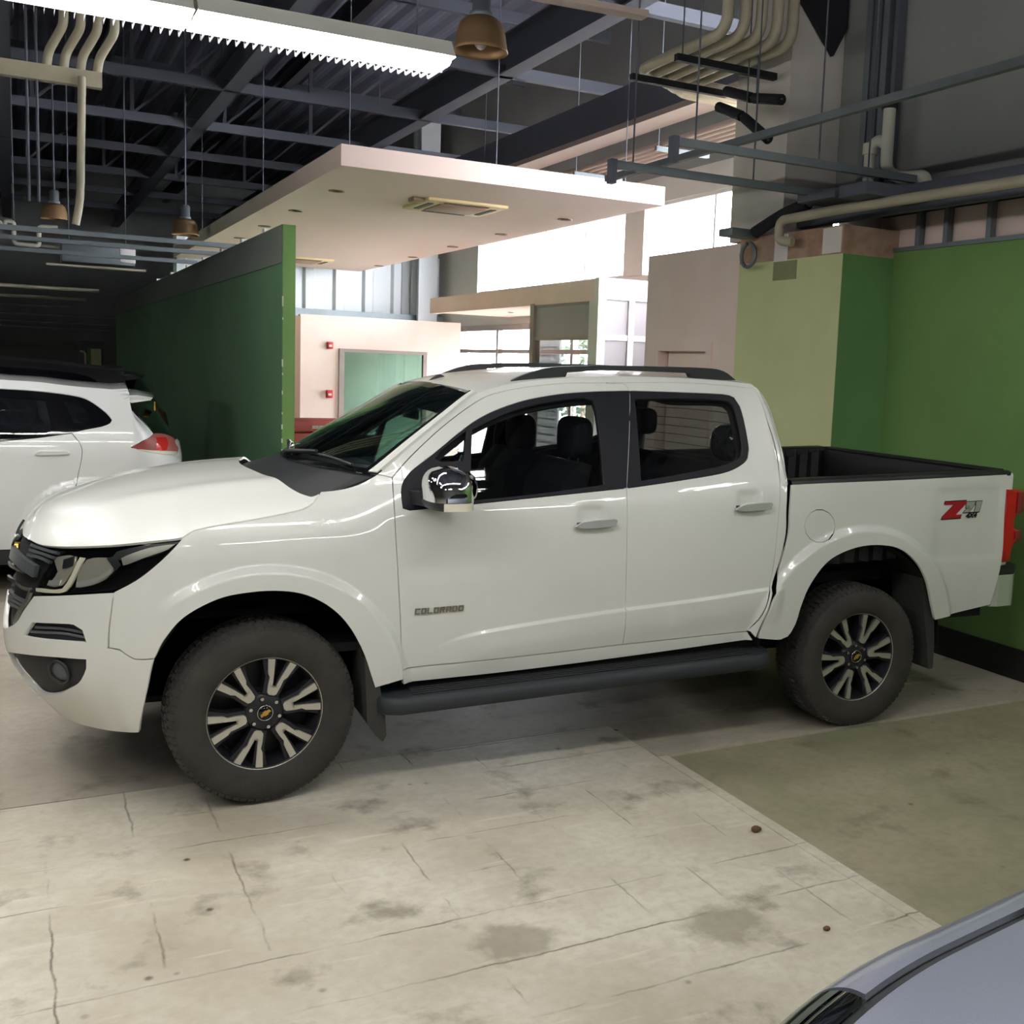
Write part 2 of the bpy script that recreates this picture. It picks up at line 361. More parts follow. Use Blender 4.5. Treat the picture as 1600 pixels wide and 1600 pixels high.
# ================================================================ THE HALL (hall axes: x to the right wall, y into the depth)
def noise_mat(name, c1, c2, scale, rough=.8, bump=.1, lo=.35, hi=.65, stretch=(1, 1, 1), extra=None):
    m = D.materials.new(name); m.use_nodes = True; nt = m.node_tree; b = nt.nodes['Principled BSDF']; b.inputs['Roughness'].default_value = rough
    tc = nt.nodes.new('ShaderNodeTexCoord'); mp = nt.nodes.new('ShaderNodeMapping'); mp.inputs['Scale'].default_value = stretch
    n = nt.nodes.new('ShaderNodeTexNoise'); n.inputs['Scale'].default_value = scale; n.inputs['Detail'].default_value = 8; n.inputs['Roughness'].default_value = .62
    r = nt.nodes.new('ShaderNodeValToRGB'); r.color_ramp.elements[0].position = lo; r.color_ramp.elements[1].position = hi; r.color_ramp.elements[0].color = (*c1, 1); r.color_ramp.elements[1].color = (*c2, 1)
    L = nt.links.new; L(tc.outputs['Object'], mp.inputs['Vector']); L(mp.outputs[0], n.inputs['Vector']); L(n.outputs['Fac'], r.inputs['Fac']); L(r.outputs[0], b.inputs['Base Color'])
    if bump:
        bp = nt.nodes.new('ShaderNodeBump'); bp.inputs['Strength'].default_value = bump; bp.inputs['Distance'].default_value = .01; L(n.outputs['Fac'], bp.inputs['Height']); L(bp.outputs[0], b.inputs['Normal'])
    m['_'] = 1; return m, nt, b, r, mp
def floor_mat(name, base, worn, tiles=True, stain=rgb(112, 104, 88)):
    m, nt, b, r, mp = noise_mat(name, worn, base, 1.1, .62, .04, .30, .60); L = nt.links.new; N = nt.nodes.new
    def mathn(op, a, bb=None, c=None):
        n = N('ShaderNodeMath'); n.operation = op
        for i, v in enumerate((a, bb, c)):
            if v is None: continue
            if isinstance(v, (int, float)): n.inputs[i].default_value = v
            else: L(v, n.inputs[i])
        return n.outputs[0]
    def noise(sc, det=5, off=0.):
        mm = N('ShaderNodeMapping'); mm.inputs['Location'].default_value = (off, off*1.7, 0); L(mp.outputs[0], mm.inputs[0]); n = N('ShaderNodeTexNoise'); n.inputs['Scale'].default_value = sc; n.inputs['Detail'].default_value = det; n.inputs['Roughness'].default_value = .6; L(mm.outputs[0], n.inputs[0]); return n.outputs['Fac']
    def mix(fac, a, col):
        n = N('ShaderNodeMix'); n.data_type = 'RGBA'; L(fac, n.inputs[0]); L(a, n.inputs[6]); n.inputs[7].default_value = (*col, 1); return n.outputs[2]
    def ramp(v, a, c): 
        n = N('ShaderNodeMapRange'); n.inputs[1].default_value = a; n.inputs[2].default_value = c; L(v, n.inputs[0]); return n.outputs[0]
    sx = N('ShaderNodeSeparateXYZ'); L(mp.outputs[0], sx.inputs[0]); out = r.outputs[0]
    fine = noise(22, 6); out = mix(mathn('MULTIPLY', ramp(fine, .42, .70), .42), out, worn)
    if tiles:
        wob = mathn('MULTIPLY', mathn('SUBTRACT', noise(7, 4, 3.), .5), .035)
        def lines(ax, off, brk, lo, hi, wd):
            f = mathn('FRACT', mathn('DIVIDE', mathn('ADD', mathn('ADD', ax, off), wob), .3085)); d = mathn('ABSOLUTE', mathn('SUBTRACT', f, .5)); ln = ramp(d, .5-wd, .5)
            return mathn('MULTIPLY', ln, ramp(brk, lo, hi))
        b1, b2 = noise(1.5, 4, 11.), noise(1.3, 4, 27.)
        g = mathn('MAXIMUM', lines(sx.outputs[0], .105+.154, b1, .50, .62, .022), lines(sx.outputs[1], .12+.154, b2, .47, .60, .022))
        out = mix(mathn('MULTIPLY', g, .85), out, rgb(66, 54, 40))
        scr = N('ShaderNodeMapping'); scr.inputs['Scale'].default_value = (1.2, 9., 1); scr.inputs['Rotation'].default_value = (0, 0, .5); L(mp.outputs[0], scr.inputs[0]); sn = N('ShaderNodeTexNoise'); sn.inputs['Scale'].default_value = 2.2; sn.inputs['Detail'].default_value = 5; L(scr.outputs[0], sn.inputs[0])
        out = mix(mathn('MULTIPLY', ramp(sn.outputs['Fac'], .60, .74), .45), out, tuple(min(1, c*1.18) for c in base))
    sp = noise(3.2, 7, 41.); out = mix(mathn('MULTIPLY', ramp(sp, .575, .70), .7), out, stain)
    spots = N('ShaderNodeTexVoronoi'); spots.inputs['Scale'].default_value = 5.; L(mp.outputs[0], spots.inputs[0]); out = mix(mathn('MULTIPLY', ramp(spots.outputs['Distance'], .085, .03), ramp(noise(2.1, 2, 5.), .5, .6)), out, rgb(60, 52, 42))
    # two blotches of spilt filler
    for cx_, cy_, rx, ry in ((.47, -2.33, .17, .13), (1.17, -2.53, .17, .14)):
        d = mathn('SQRT', mathn('ADD', mathn('POWER', mathn('DIVIDE', mathn('SUBTRACT', sx.outputs[0], cx_), rx), 2.), mathn('POWER', mathn('DIVIDE', mathn('SUBTRACT', sx.outputs[1], cy_), ry), 2.)))
        k = ramp(mathn('ADD', d, mathn('MULTIPLY', mathn('SUBTRACT', noise(9, 6, 9.), .5), 1.6)), 1.05, .6); out = mix(mathn('MULTIPLY', k, .65), out, rgb(128, 120, 104))
    L(out, b.inputs['Base Color']); return m
MT.update(
    floor=floor_mat('worn beige floor', rgb(208, 202, 186), rgb(168, 158, 138)),
    floor_green=floor_mat('faded green floor', rgb(160, 152, 128), rgb(126, 126, 98), False, rgb(110, 102, 84)),
    floor_grey=floor_mat('grey concrete floor', rgb(178, 169, 154), rgb(148, 140, 126), False),
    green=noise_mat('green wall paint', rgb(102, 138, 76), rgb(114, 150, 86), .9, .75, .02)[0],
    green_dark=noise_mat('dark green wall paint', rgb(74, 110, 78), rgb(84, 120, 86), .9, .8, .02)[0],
    green_mid=noise_mat('mid green wall paint', rgb(84, 124, 70), rgb(94, 136, 80), .9, .8, .02)[0],
    lime=noise_mat('yellow green wall paint', rgb(198, 203, 150), rgb(212, 215, 164), .8, .8, .02)[0],
    pink=noise_mat('pale pink plaster', rgb(232, 208, 198), rgb(240, 219, 210), 1.2, .85, .03)[0],
    plaster=noise_mat('bare brown plaster', rgb(150, 116, 96), rgb(186, 160, 142), 4., .9, .1)[0],
    white_wall=mat('white plaster', rgb(226, 220, 214), .85, var=.06, scale=2),
    soffit=mat('pale ceiling board', rgb(232, 208, 199), .85, var=.03, scale=1),
    grey_wall=mat('grey wall board', rgb(138, 140, 138), .9, var=.12, scale=.8),
    concrete=noise_mat('column concrete', rgb(204, 196, 190), rgb(220, 212, 206), 1.5, .9, .05)[0],
    cap=mat('grey wall capping', rgb(104, 112, 104), .9, var=.1, scale=2),
    roof_dark=mat('dark roof sheet', rgb(88, 92, 110), .8, var=.15, scale=.5),
    steel_dark=mat('dark roof steel', rgb(84, 88, 100), .6, .1, var=.1, scale=2),
    steel_dim=mat('dim roof steel', rgb(58, 61, 72), .7, var=.1, scale=2),  # dimmer copy of the roof steel for beams meant to look faint
    steel=mat('galvanised steel', rgb(120, 128, 134), .5, .5, var=.15, scale=3),
    duct=mat('pale duct', rgb(168, 152, 144), .7),
    pvc=mat('white plastic pipe', rgb(206, 204, 190), .45),
    pvc_old=mat('cream plastic pipe', rgb(176, 168, 146), .5, var=.15, scale=3),
    foam=mat('black foam lagging', rgb(24, 26, 32), .9),
    cladding=mat('white wall cladding', rgb(214, 218, 224), .55),
    white_frame=mat('white window frame', rgb(236, 230, 230), .5),
    frame=mat('grey window frame', rgb(150, 136, 132), .5),
    pane=glass('window pane', (.94, .95, .95), ior=1.45),
    pane_grey=mat('opaque grey pane', rgb(164, 157, 161), .25),  # opaque grey stands for the lit lobby and reflections in the glass
    pane_green=glass('green tinted pane', (.52, .66, .59), (.85, 1., .93), ior=2.0),
    ac=mat('yellowed plastic', rgb(206, 184, 142), .6), ac_dark=mat('dark vent', rgb(58, 50, 44), .8),
    red=mat('red paint', rgb(176, 30, 34), .4), red_dark=mat('brown red paint', rgb(128, 46, 40), .6), timber=mat('brown board', rgb(140, 112, 92), .7),
    copper=mat('copper bell', rgb(150, 120, 88), .5, .6), spotlamp=mat('brass downlight', rgb(128, 104, 80), .4, .5),
    black=mat('black paint', rgb(22, 22, 22), .7), leaf=mat('green leaves', rgb(34, 52, 27), .7, var=.3, scale=4), shutter=mat('dark shutter', rgb(30, 30, 35), .7),
    outdoor=mat('outdoor paving', rgb(196, 190, 182), .9), earth=mat('brown clod', rgb(92, 70, 46), .9),
)
def st(name, m, *boxes, parent=None):
    mb = MB()
    for b in boxes: mb.box(*b)
    o = hall(mb, name, m, parent); 
    if parent is None: o['kind'] = 'structure'
    return o
# --- floor and boundary walls
fl = st('floor', 'floor', (-20, 1.80, -12, -.56, -.1, 0))
st('floor', 'floor_grey', (-20, 7.0, -.55, 32, -.1, 0)); st('floor', 'floor_green', (1.86, 7.0, -12, -1.06, -.1, -.008)); st('floor', 'floor_grey', (1.80, 7.0, -.97, -.55, -.1, -.002))
st('trim_1', 'floor_grey', (1.80, 4.8, -1.055, -.975, -.1, .006)); st('trim_2', 'floor', (1.80, 1.855, -12, -1.06, -.1, .004))
st('trim_3', 'black', (-20, 1.80, -.56, -.55, -.1, -.004))
wr = st('wall_right', 'green', (4.70, 4.95, -12, .66, 0, 2.80)); st('baseboard_right', 'black', (4.685, 4.72, -12, .64, 0, .20))
wu = st('wall_right', 'grey_wall', (4.80, 4.98, -12, 1.5, 3.12, 8.0)); 
st('wall_right', 'grey_wall', (4.90, 4.98, -12, 1.5, 2.80, 3.12))
for k, (a, b) in enumerate(((.84, .44), (.395, .18), (.135, -.20), (-.235, -.9), (-.93, -2.1), (-2.13, -3.3))):
    hall(MB().rbox(4.74, 4.756, b, a, 2.83, 3.06, .003, 1), 'drywall_panel', 'pink', wr)
for y in (.415, .155, -.218, -.915, -2.115): hall(MB().box(4.69, 4.74, y-.02, y+.02, 2.80, 3.10), 'stud', 'steel', wr)
hall(MB().box(4.685, 4.75, -12, .64, 2.795, 2.825), 'stud_track', 'steel', wr)
st('trim_4', 'steel_dark', (4.45, 4.82, -12, 1.9, 3.10, 3.16), (4.44, 4.50, -12, 1.9, 3.02, 3.2)); 
pb_ = st('wall_corner', 'green_mid', (4.225, 4.95, .64, 1.87, 0, 2.75)); hall(MB().box(4.219, 4.226, .64, 1.87, 0, 2.75), 'painted_face', 'lime', pb_)
hall(MB().box(4.221, 4.95, .642, 1.87, 2.75, 2.95), 'plaster_band', 'plaster', pb_); hall(MB().box(4.217, 4.222, .66, .86, 2.76, 2.94), 'plaster_patch', 'white_wall', pb_); hall(MB().box(4.217, 4.222, 1.26, 1.42, 2.68, 2.94), 'plaster_patch', 'white_wall', pb_)
hall(MB().box(4.216, 4.22, 1.14, 1.42, 2.60, 2.74), 'plaster_patch', noise_mat('grey green patch', rgb(128, 130, 92), rgb(140, 142, 104), 3., .85, .03)[0], pb_)
pk = st('wall_door', 'pink', (4.225, 6.9, 1.87, 2.25, 0, 2.92), (4.225, 6.9, 3.05, 3.30, 0, 2.92), (4.225, 6.9, 2.25, 3.05, 2.10, 2.92), (4.6, 6.9, 2.25, 3.05, 0, 2.1))
d1 = st('door_1', 'pink', (4.30, 4.345, 2.30, 3.0, 0, 2.06)); hall(MB().box(4.205, 4.32, 2.19, 2.27, 0, 2.13).box(4.205, 4.32, 3.03, 3.11, 0, 2.13).box(4.205, 4.32, 2.27, 3.03, 2.06, 2.13), 'door_frame', 'pink', d1)
hall(MB().tube([(4.30, 2.37, 1.0), (4.25, 2.37, 1.0), (4.25, 2.48, 1.0)], .01, 8), 'door_handle', 'chrome_soft', d1)
st('wall_column', 'concrete', (4.30, 4.80, 1.45, 2.14, 2.95, 8.0))
gs = hall(MB().prism([(4.29, 4.72), (4.66, 4.33), (4.78, 4.55), (4.78, 5.42), (4.29, 5.42)], 'y', 1.40, 1.44), 'dark_canvas_sheet', 'foam'); tag(pivot(gs), 'dark pointed sheet hanging against the concrete column', 'sheet')
# --- window wall to the street
X7 = 7.0
st('wall_window', 'grey_wall', (X7, X7+.2, 1.5, 32, 4.55, 8.0)); st('wall_window', 'white_wall', (X7, X7+.2, 1.5, 32, 4.2, 4.55), (X7, X7+.2, 3.3, 9.0, 0, 3.22), (X7, X7+.2, 9.0, 15.3, 2.62, 3.22), (X7, X7+.2, 14.35, 32, 3.22, 4.2), (X7, X7+.2, 15.3, 32, 0, 3.22), (X7-.1, X7+.2, 7.95, 8.5, 3.22, 4.2), (6.9, X7+.2, 1.5, 3.3, 2.92, 4.2))
for k, (a, b) in enumerate(((8.5, 14.35), (3.3, 7.95))):
    w = st(f'window_{k+1}', 'white_frame', (X7+.02, X7+.08, a, b, 3.22, 3.27), (X7+.02, X7+.08, a, b, 4.15, 4.2)); n = 4 if k == 0 else 3
    for i in range(n):
        y0, y1 = a+(b-a)*i/n, a+(b-a)*(i+1)/n; hall(MB().box(X7+.045, X7+.051, y0+.02, y1-.02, 3.27, 4.15), 'pane', 'pane', w)
        if i: hall(MB().box(X7+.03, X7+.07, y0-.02, y0+.02, 3.27, 4.15), 'mullion', 'white_frame', w)
w3 = st('window_3', 'frame', (X7-.03, X7+.08, 9.0, 15.3, 2.52, 2.62), (X7-.03, X7+.08, 9.0, 15.3, 0, .12))
ys = [9.0, 10.15, 11.6, 13.2, 15.25]
for i, y in enumerate(ys): hall(MB().box(X7-.03, X7+.07, y, y+.09, .12, 2.52), 'mullion', 'frame', w3)
for i in range(4):
    hall(MB().box(X7-.02, X7+.06, ys[i]+.09, ys[i+1], 2.10, 2.17), 'transom', 'frame', w3)
    for z0, z1 in ((.12, 2.10), (2.17, 2.52)): hall(MB().box(X7+.02, X7+.026, ys[i]+.09, ys[i+1], z0, z1), 'pane', 'pane', w3)
# --- back wall of ribbed cladding, steel column and girt
b = MB(); P = []; y0 = 16.5
xs = np.arange(1.75, 7.05, .05); P = np.array([[(x, y0-(.07 if (x % .6) < .18 else 0.), z) for x in xs] for z in (0, 4.05)]); b.grid(P, False)
wb_ = hall(b, 'wall_back', 'cladding', None, 'structure'); fix_normals(wb_)
hall(MB().box(1.75, 7.0, 16.2, 16.4, 2.62, 2.68).box(1.75, 7.0, 16.2, 16.25, 2.68, 2.84), 'girt', 'steel', wb_)
hall(MB().box(6.35, 6.75, 15.9, 16.0, 0, 8).box(6.35, 6.75, 16.3, 16.4, 0, 8).box(6.52, 6.58, 16.0, 16.3, 0, 8), 'steel_column', 'cladding', wb_)
# --- pink office wall with a green glass panel
po = st('wall_office', 'pink', (2.89, 3.48, 11.2, 11.34, 0, 2.53), (4.89, 5.46, 11.2, 11.34, 0, 2.53), (3.48, 4.89, 11.2, 11.34, 2.04, 2.53), (3.48, 4.89, 11.2, 11.34, 0, .1))
st('trim_5', 'timber', (2.74, 2.89, 11.18, 11.30, 0, 2.50))
w4 = st('window_4', 'frame', (3.48, 3.56, 11.17, 11.25, .1, 2.04), (4.83, 4.89, 11.17, 11.25, .1, 2.04), (3.56, 4.83, 11.17, 11.25, 1.99, 2.04)); hall(MB().box(3.56, 4.83, 11.21, 11.22, .1, 1.99), 'pane', 'pane_green', w4)
st('wall_office', 'white_wall', (2.9, 5.4, 12.6, 12.7, 0, 2.5))
for z, nm, lb, sz in ((2.08, 'alarm_sounder', 'small red alarm sounder high on the pale pink wall', .045), (1.34, 'alarm_call_point', 'small red fire alarm call point low on the pale pink wall', .05)):
    o = hall(MB().rbox(3.335-sz, 3.335+sz, 11.15, 11.2, z-sz*1.2, z+sz*1.2, .01), nm, 'red'); c = hall(MB().box(3.335-sz*.5, 3.335+sz*.5, 11.144, 11.152, z-sz*.5, z+sz*.2), 'front_plate', 'white_wall'); put(pivot(o), None); put(c, o); tag(o, lb, 'alarm')
ch = thing('chest', 'low red chest with paler lid beside the end of the green partition', 'chest', hv(3.02, 10.55, 0), rotz=TURN)
hall(MB().rbox(2.62, 3.42, 10.3, 10.8, 0, .62, .02), 'body', 'red', ch); hall(MB().rbox(2.60, 3.44, 10.28, 10.82, .63, .80, .02), 'drawer', 'red_dark', ch); hall(MB().rbox(2.58, 3.46, 10.26, 10.84, .81, .99, .03), 'lid', 'red_dark', ch)
hall(MB().box(2.85, 3.2, 10.25, 10.28, .86, .91), 'handle', 'chrome_soft', ch)
# --- glazed entrance box
X5 = 5.45
ve = thing('entrance_lobby', 'glazed entrance lobby with white corner posts and pink fascia under the bright windows', 'lobby', hv(X5, 8, 0), rotz=TURN)
hall(MB().box(X5, X5+.12, 6.62, 12.66, 2.72, 2.98), 'fascia', 'pink', ve); hall(MB().box(X5-.01, 6.9, 6.5, 6.62, 2.74, 3.0), 'fascia', 'white_frame', ve); hall(MB().box(X5+.12, 6.95, 6.6, 12.66, 2.74, 2.80), 'soffit', 'soffit', ve)
for y0, y1, mm in ((6.5, 6.74, 'white_frame'), (8.38, 8.50, 'frame')): hall(MB().box(X5-.01, X5+.10, y0, y1, 0, 2.74), 'post', mm, ve)
hall(MB().box(X5+.01, X5+.07, 6.74, 8.38, 2.24, 2.29), 'transom', 'frame', ve); hall(MB().box(X5+.01, X5+.07, 6.74, 8.38, 2.69, 2.74), 'transom', 'frame', ve)
hall(MB().box(X5+.03, X5+.038, 6.74, 8.38, 2.29, 2.69), 'pane', 'pane_grey', ve); hall(MB().box(X5+.03, X5+.038, 6.74, 8.38, .1, 2.24), 'pane', 'pane', ve)
for x in (5.88, 6.36): hall(MB().box(x, x+.08, 6.5, 6.58, 0, 2.74), 'post', 'white_frame', ve)
hall(MB().box(5.55, 6.9, 6.51, 6.57, 2.24, 2.31), 'transom', 'white_frame', ve)
for x0, x1 in ((5.55, 5.88), (5.96, 6.36), (6.44, 6.9)):
    for z0, z1 in ((2.31, 2.74), (.1, 2.24)): hall(MB().box(x0, x1, 6.53, 6.537, z0, z1), 'pane', 'pane_grey', ve)
for y in (9.3, 10.9): hall(MB().lathe([(0, 0), (.05, 0), (.055, -.006), (.04, -.006), (.035, .01)], (6.2, y, 2.735), 'z', 16), 'downlight', 'spotlamp', ve)
# --- street: paving, shutter, shrub
st('floor_outside', 'outdoor', (7.2, 40, -10, 50, -.15, -.05))
sh = thing('shutter_panel', 'dark louvred shutter standing outside the lobby glass', 'shutter', hv(7.92, 13.15, 0), rotz=TURN)
hall(MB().box(7.9, 7.94, 12.5, 12.6, -.05, 2.95), 'frame', 'shutter', sh); hall(MB().box(7.9, 7.94, 13.65, 13.75, -.05, 2.95), 'frame', 'shutter', sh); hall(MB().box(7.9, 7.94, 12.6, 13.65, 2.85, 2.95), 'frame', 'shutter', sh)
for i in range(19): hall(MB().bar((7.92, 12.6, .1+.148*i), (7.92, 13.65, .1+.148*i), .03, .11), 'slat', 'shutter', sh)
hall(MB().box(7.955, 7.965, 12.55, 13.7, -.05, 2.9), 'back_sheet', 'shutter', sh)
bu = MB(); r_ = random.Random(3)
for i in range(900):
    a, e_, q = r_.uniform(0, 6.283), r_.uniform(-1.2, 1.5), r_.uniform(.5, 1.)**.4; c = Vector((12.2+1.0*q*math.cos(a)*math.cos(e_), 19.7+1.1*q*math.sin(a)*math.cos(e_), 1.6+1.1*q*math.sin(e_)))
    u = Vector((r_.gauss(0, 1), r_.gauss(0, 1), r_.gauss(0, 1))).normalized()*.11; v = u.orthogonal().normalized()*.05; bu.add([c-u, c+v, c+u, c-v], [(0, 1, 2, 3)])
sb = thing('shrub', 'leafy green shrub out in the street behind the lobby glass', 'shrub', hv(12.2, 19.7, 0), rotz=TURN)
lv = hall(bu, 'foliage', 'leaf', sb); lv['kind'] = 'stuff'; hall(MB().tube([(12.2, 19.7, -.05), (12.2, 19.7, 1.3)], .06, 8), 'stem', 'timber', sb)
# --- dropped ceiling with its fittings
cp = st('ceiling_canopy', 'soffit', (1.69, 5.10, 4.5, 15.8, 3.60, 3.79)); tr = MB()
i = 0
for xx, yy, side in ((2.05, 6.0, 'left'), (2.05, 7.85, 'left'), (2.06, 9.7, 'left'), (2.06, 11.5, 'left'), (4.79, 6.2, 'right'), (4.80, 8.1, 'right'), (4.86, 10.05, 'right'), (4.94, 12.1, 'right'), (5.0, 14.2, 'right')):
    o = hall(MB().lathe([(0, .0), (.055, .0), (.06, -.004), (.085, -.008), (.088, 0)], (xx, yy, 3.6), 'z', 20), 'downlight', 'spotlamp'); o = pivot(o); o.location.z -= .0
    nth = ['nearest', 'second', 'third', 'fourth', 'fifth'][int(round((yy-6)/1.95))]; tag(o, f'{nth} small recessed downlight along the {side} edge of the pale dropped ceiling', 'downlight', 'downlights in the dropped ceiling')
def cassette(x0, x1, y0, y1, label):
    t = thing('ceiling_cassette', label, 'air conditioner', hv((x0+x1)/2, (y0+y1)/2, 3.57), 'cassettes in the dropped ceiling', TURN); cx_, cy_ = (x0+x1)/2, (y0+y1)/2
    hall(MB().rbox(x0, x1, y0, y1, 3.565, 3.605, .015), 'panel', 'ac', t); hall(MB().rbox(cx_-.27, cx_+.27, cy_-.27, cy_+.27, 3.552, 3.57, .01), 'grille', 'timber', t)
    for k in range(4):
        b = MB().box(-.25, .25, .33, .39, 3.558, 3.567); o = b.build('air_outlet', 'ac_dark', None); o.matrix_basis = HALL @ Matrix.Translation((cx_, cy_, 0)) @ Matrix.Rotation(k*math.pi/2, 4, 'Z'); put(o, t)
    hall(MB().rbox(x0-.13, x0, y0+.1, y0+.28, 3.56, 3.60, .01), 'junction_box', 'timber', t)
cassette(2.93, 3.85, 5.68, 6.55, 'square beige cassette unit near the front corner of the dropped ceiling'); cassette(3.15, 4.05, 13.7, 14.6, 'far beige cassette unit just above the end of the green partition')
for x, y in ((1.9, 5.0), (3.4, 5.0), (4.9, 5.0), (1.9, 9), (4.9, 9), (1.9, 14), (4.9, 14)): tr.tube([(x, y, 3.79), (x, y, 7.1)], .006, 5)
hg = hall(tr, 'hanger_rods', 'steel_dark', cp); hg['kind'] = 'stuff'
# --- green partition on the left
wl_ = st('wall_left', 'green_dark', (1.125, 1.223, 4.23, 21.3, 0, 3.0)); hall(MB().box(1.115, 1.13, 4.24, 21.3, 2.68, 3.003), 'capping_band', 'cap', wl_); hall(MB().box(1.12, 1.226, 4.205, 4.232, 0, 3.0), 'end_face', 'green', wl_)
r_ = random.Random(5); ch_ = MB()
for k in range(15): z = r_.uniform(.8, 2.4); ch_.box(1.117, 1.124, 4.204, 4.208+r_.uniform(0, .02), z, z+r_.uniform(.01, .05))
q = hall(ch_, 'chipped_edge', 'white_wall', wl_); q['kind'] = 'stuff'
for y in (4.9, 6.0, 7.2, 8.5, 9.9, 11.5, 13.2): hall(MB().box(1.1, 1.2, y, y+.10, 3.0, 3.03), 'cap_lug', 'white_wall', wl_)
# --- far ends of the hall
st('wall_far', 'grey_wall', (-20, 7.2, 30, 30.2, 0, 8)); st('wall_west', 'grey_wall', (-20.2, -20, -12, 32, 0, 8)); st('wall_south', 'grey_wall', (-20, 5, -12.2, -12, 0, 8))
fb = thing('wall_box', 'pale box with a bent white pipe on the dark far wall', 'box', hv(1.0, 26.3, 1.2), rotz=TURN); hall(MB().box(.88, 1.12, 26, 26.2, 1.2, 1.90), 'cover', 'lime', fb); hall(MB().box(.80, .88, 26.02, 26.2, 1.2, 1.92), 'side_strip', 'green', fb); hall(MB().tube([(.62, 26.1, 1.83), (.72, 26.1, 1.81), (.75, 26.1, 1.76), (.75, 26.1, 1.2)], .03, 8), 'pipe', 'pvc', fb); hall(MB().box(.6, 1.2, 26.2, 26.35, 0, 2.1), 'backboard', 'cap', fb)
# --- roof: ribbed deck, rafters, purlins
b = MB(); xs = np.arange(-20, 7.05, .09); P = np.array([[(x, y, 7.2-(.05 if k % 4 < 2 else 0)) for k, x in enumerate(xs)] for y in (-12, 32)]); b.grid(P, False)
ce = hall(b, 'ceiling', 'roof_dark', None, 'structure'); hall(MB().box(-20, 7.1, -12, 32, 7.22, 7.3), 'deck', 'roof_dark', ce)
def ibeam(mb, p, q, w, h, t=.02):
    p, q = Vector(p), Vector(q); mb.bar(p, q, w, t); mb.bar(p+Vector((0, 0, h)), q+Vector((0, 0, h)), w, t); mb.bar(p+Vector((0, 0, h/2)), q+Vector((0, 0, h/2)), t, h); return mb
for x in (4.62, 1.8, -1.0, -3.8, -6.6, -9.4, -12.2): hall(ibeam(MB(), (x, -12, 5.5), (x, 31, 5.5), .22, .45), 'rafter', 'steel_dark', ce)
for x in (3.2, .4, -2.4, -5.2): hall(ibeam(MB(), (x, -12, 6.35), (x, 31, 6.35), .16, .3), 'rafter', 'steel_dim', ce)
for y in (1.5, 4.6, 7.7, 10.7, 13.65, 16.6, 19.6, 22.6, 25.6): hall(MB().bar((-20, y, 5.56), (6.9, y, 5.56), .10, .14), 'purlin', 'steel_dark' if y == 13.65 else 'steel_dim', ce)
for y in (3.1, 6.2, 9.2, 12.2, 15.2): hall(MB().bar((-20, y, 6.72), (6.9, y, 6.72), .08, .16), 'purlin', 'steel_dim', ce)
tb = MB()
for y in (13.65, 19.6):
    for x in np.arange(-9, 4.5, 1.4): tb.bar((x, y, 5.6), (x, y, 6.9), .06, .06).bar((x, y, 5.6), (x+1.4, y, 6.9), .04, .04)
o = hall(tb, 'truss_web', 'steel_dim', ce); o['kind'] = 'stuff'
st('trim_6', 'duct', (5.0, 5.32, -2, 16, 4.5, 4.56)); st('trim_6', 'steel_dark', (5.0, 5.32, -2, 16, 4.561, 4.95))  # dark beam; the light on its underside is put in as a pale strip
rn = MB()
for x in (5.5, 5.62, 5.74, 5.86, 5.98): rn.tube([(x, 2.5, 4.4), (x, 10, 4.4)], .035, 8)
pr = thing('pipe_run', 'row of pale pipes high up behind the concrete column', 'pipes', hv(5.74, 6, 4.3), rotz=TURN)
for x in (5.5, 5.62, 5.74, 5.86, 5.98): hall(MB().tube([(x, 2.5, 4.4), (x, 10, 4.4)], .035, 8), 'pipe', 'duct', pr)
for y in (3.2, 5.2, 7.2): hall(MB().box(5.4, 6.1, y, y+.05, 4.31, 4.36).tube([(5.42, y, 4.33), (5.42, y, 7.1)], .006, 5), 'bracket', 'steel', pr)
# ================================================================ THE WHITE PICKUP
RAKE = .028
_cab = pchip([.28, .40, .50, .60, .75, .90, 1.05, 1.18, 1.26, 1.34, 1.46, 1.60, 1.70, 1.77, 1.82, 1.86], [.87, .888, .902, .914, .926, .931, .929, .917, .896, .861, .808, .740, .686, .640, .585, .50])
_bed = pchip([.28, .40, .50, .60, .75, .90, 1.05, 1.20, 1.32, 1.50], [.87, .888, .902, .914, .926, .931, .929, .920, .906, .895])
_fen = pchip([.28, .40, .50, .60, .75, .90, 1.05, 1.12, 1.18, 1.24, 1.30, 1.38], [.87, .888, .902, .914, .926, .931, .929, .918, .896, .862, .812, .78])
_cx = pchip([.641, .755, .843, .963, 1.274, 1.646, 2.092, 2.448, 2.6], [.557, .635, .666, .687, .718, .747, .775, .805, .815])
def truck_w(x, z):
    zr = z-RAKE*np.clip(x, -.6, 5)
    c, b, f = _cab(zr), _bed(zr), _fen(zr)
    w = f+(c-f)*sstep(.28, .62, x); w = w+(b-w)*sstep(2.52, 2.60, x)
    r = np.hypot(x, z-.40); w = w+(.030-.020*sstep(.30, .46, -x))*(1-sstep(.590-.03*sstep(.3, .46, -x), .635+.03*sstep(.3, .46, -x), r))
    r = np.hypot(x-3.05, z-.42); w = w+.030*(1-sstep(.655, .70, r))
    e = sstep(.70, 1.0, x)*(1-sstep(2.50, 2.56, x)); d = _cx(np.clip(x, .65, 2.6))-z
    w = w+.013*e*sstep(-.004, .014, d)-.012*e*sstep(.08, .20, d)
    for hx, hz in ((1.47, 1.185), (2.33, 1.245)):                    # finger cups behind the door handles
        w = w-.016*np.exp(-((x-hx)/.062)**4-((z-hz-.012)/.040)**4)
    w = w-.007*sstep(3.50, 3.58, x)*(1-sstep(3.98, 4.04, x))*sstep(.88, .93, z)*(1-sstep(1.27, 1.32, z))
    return w
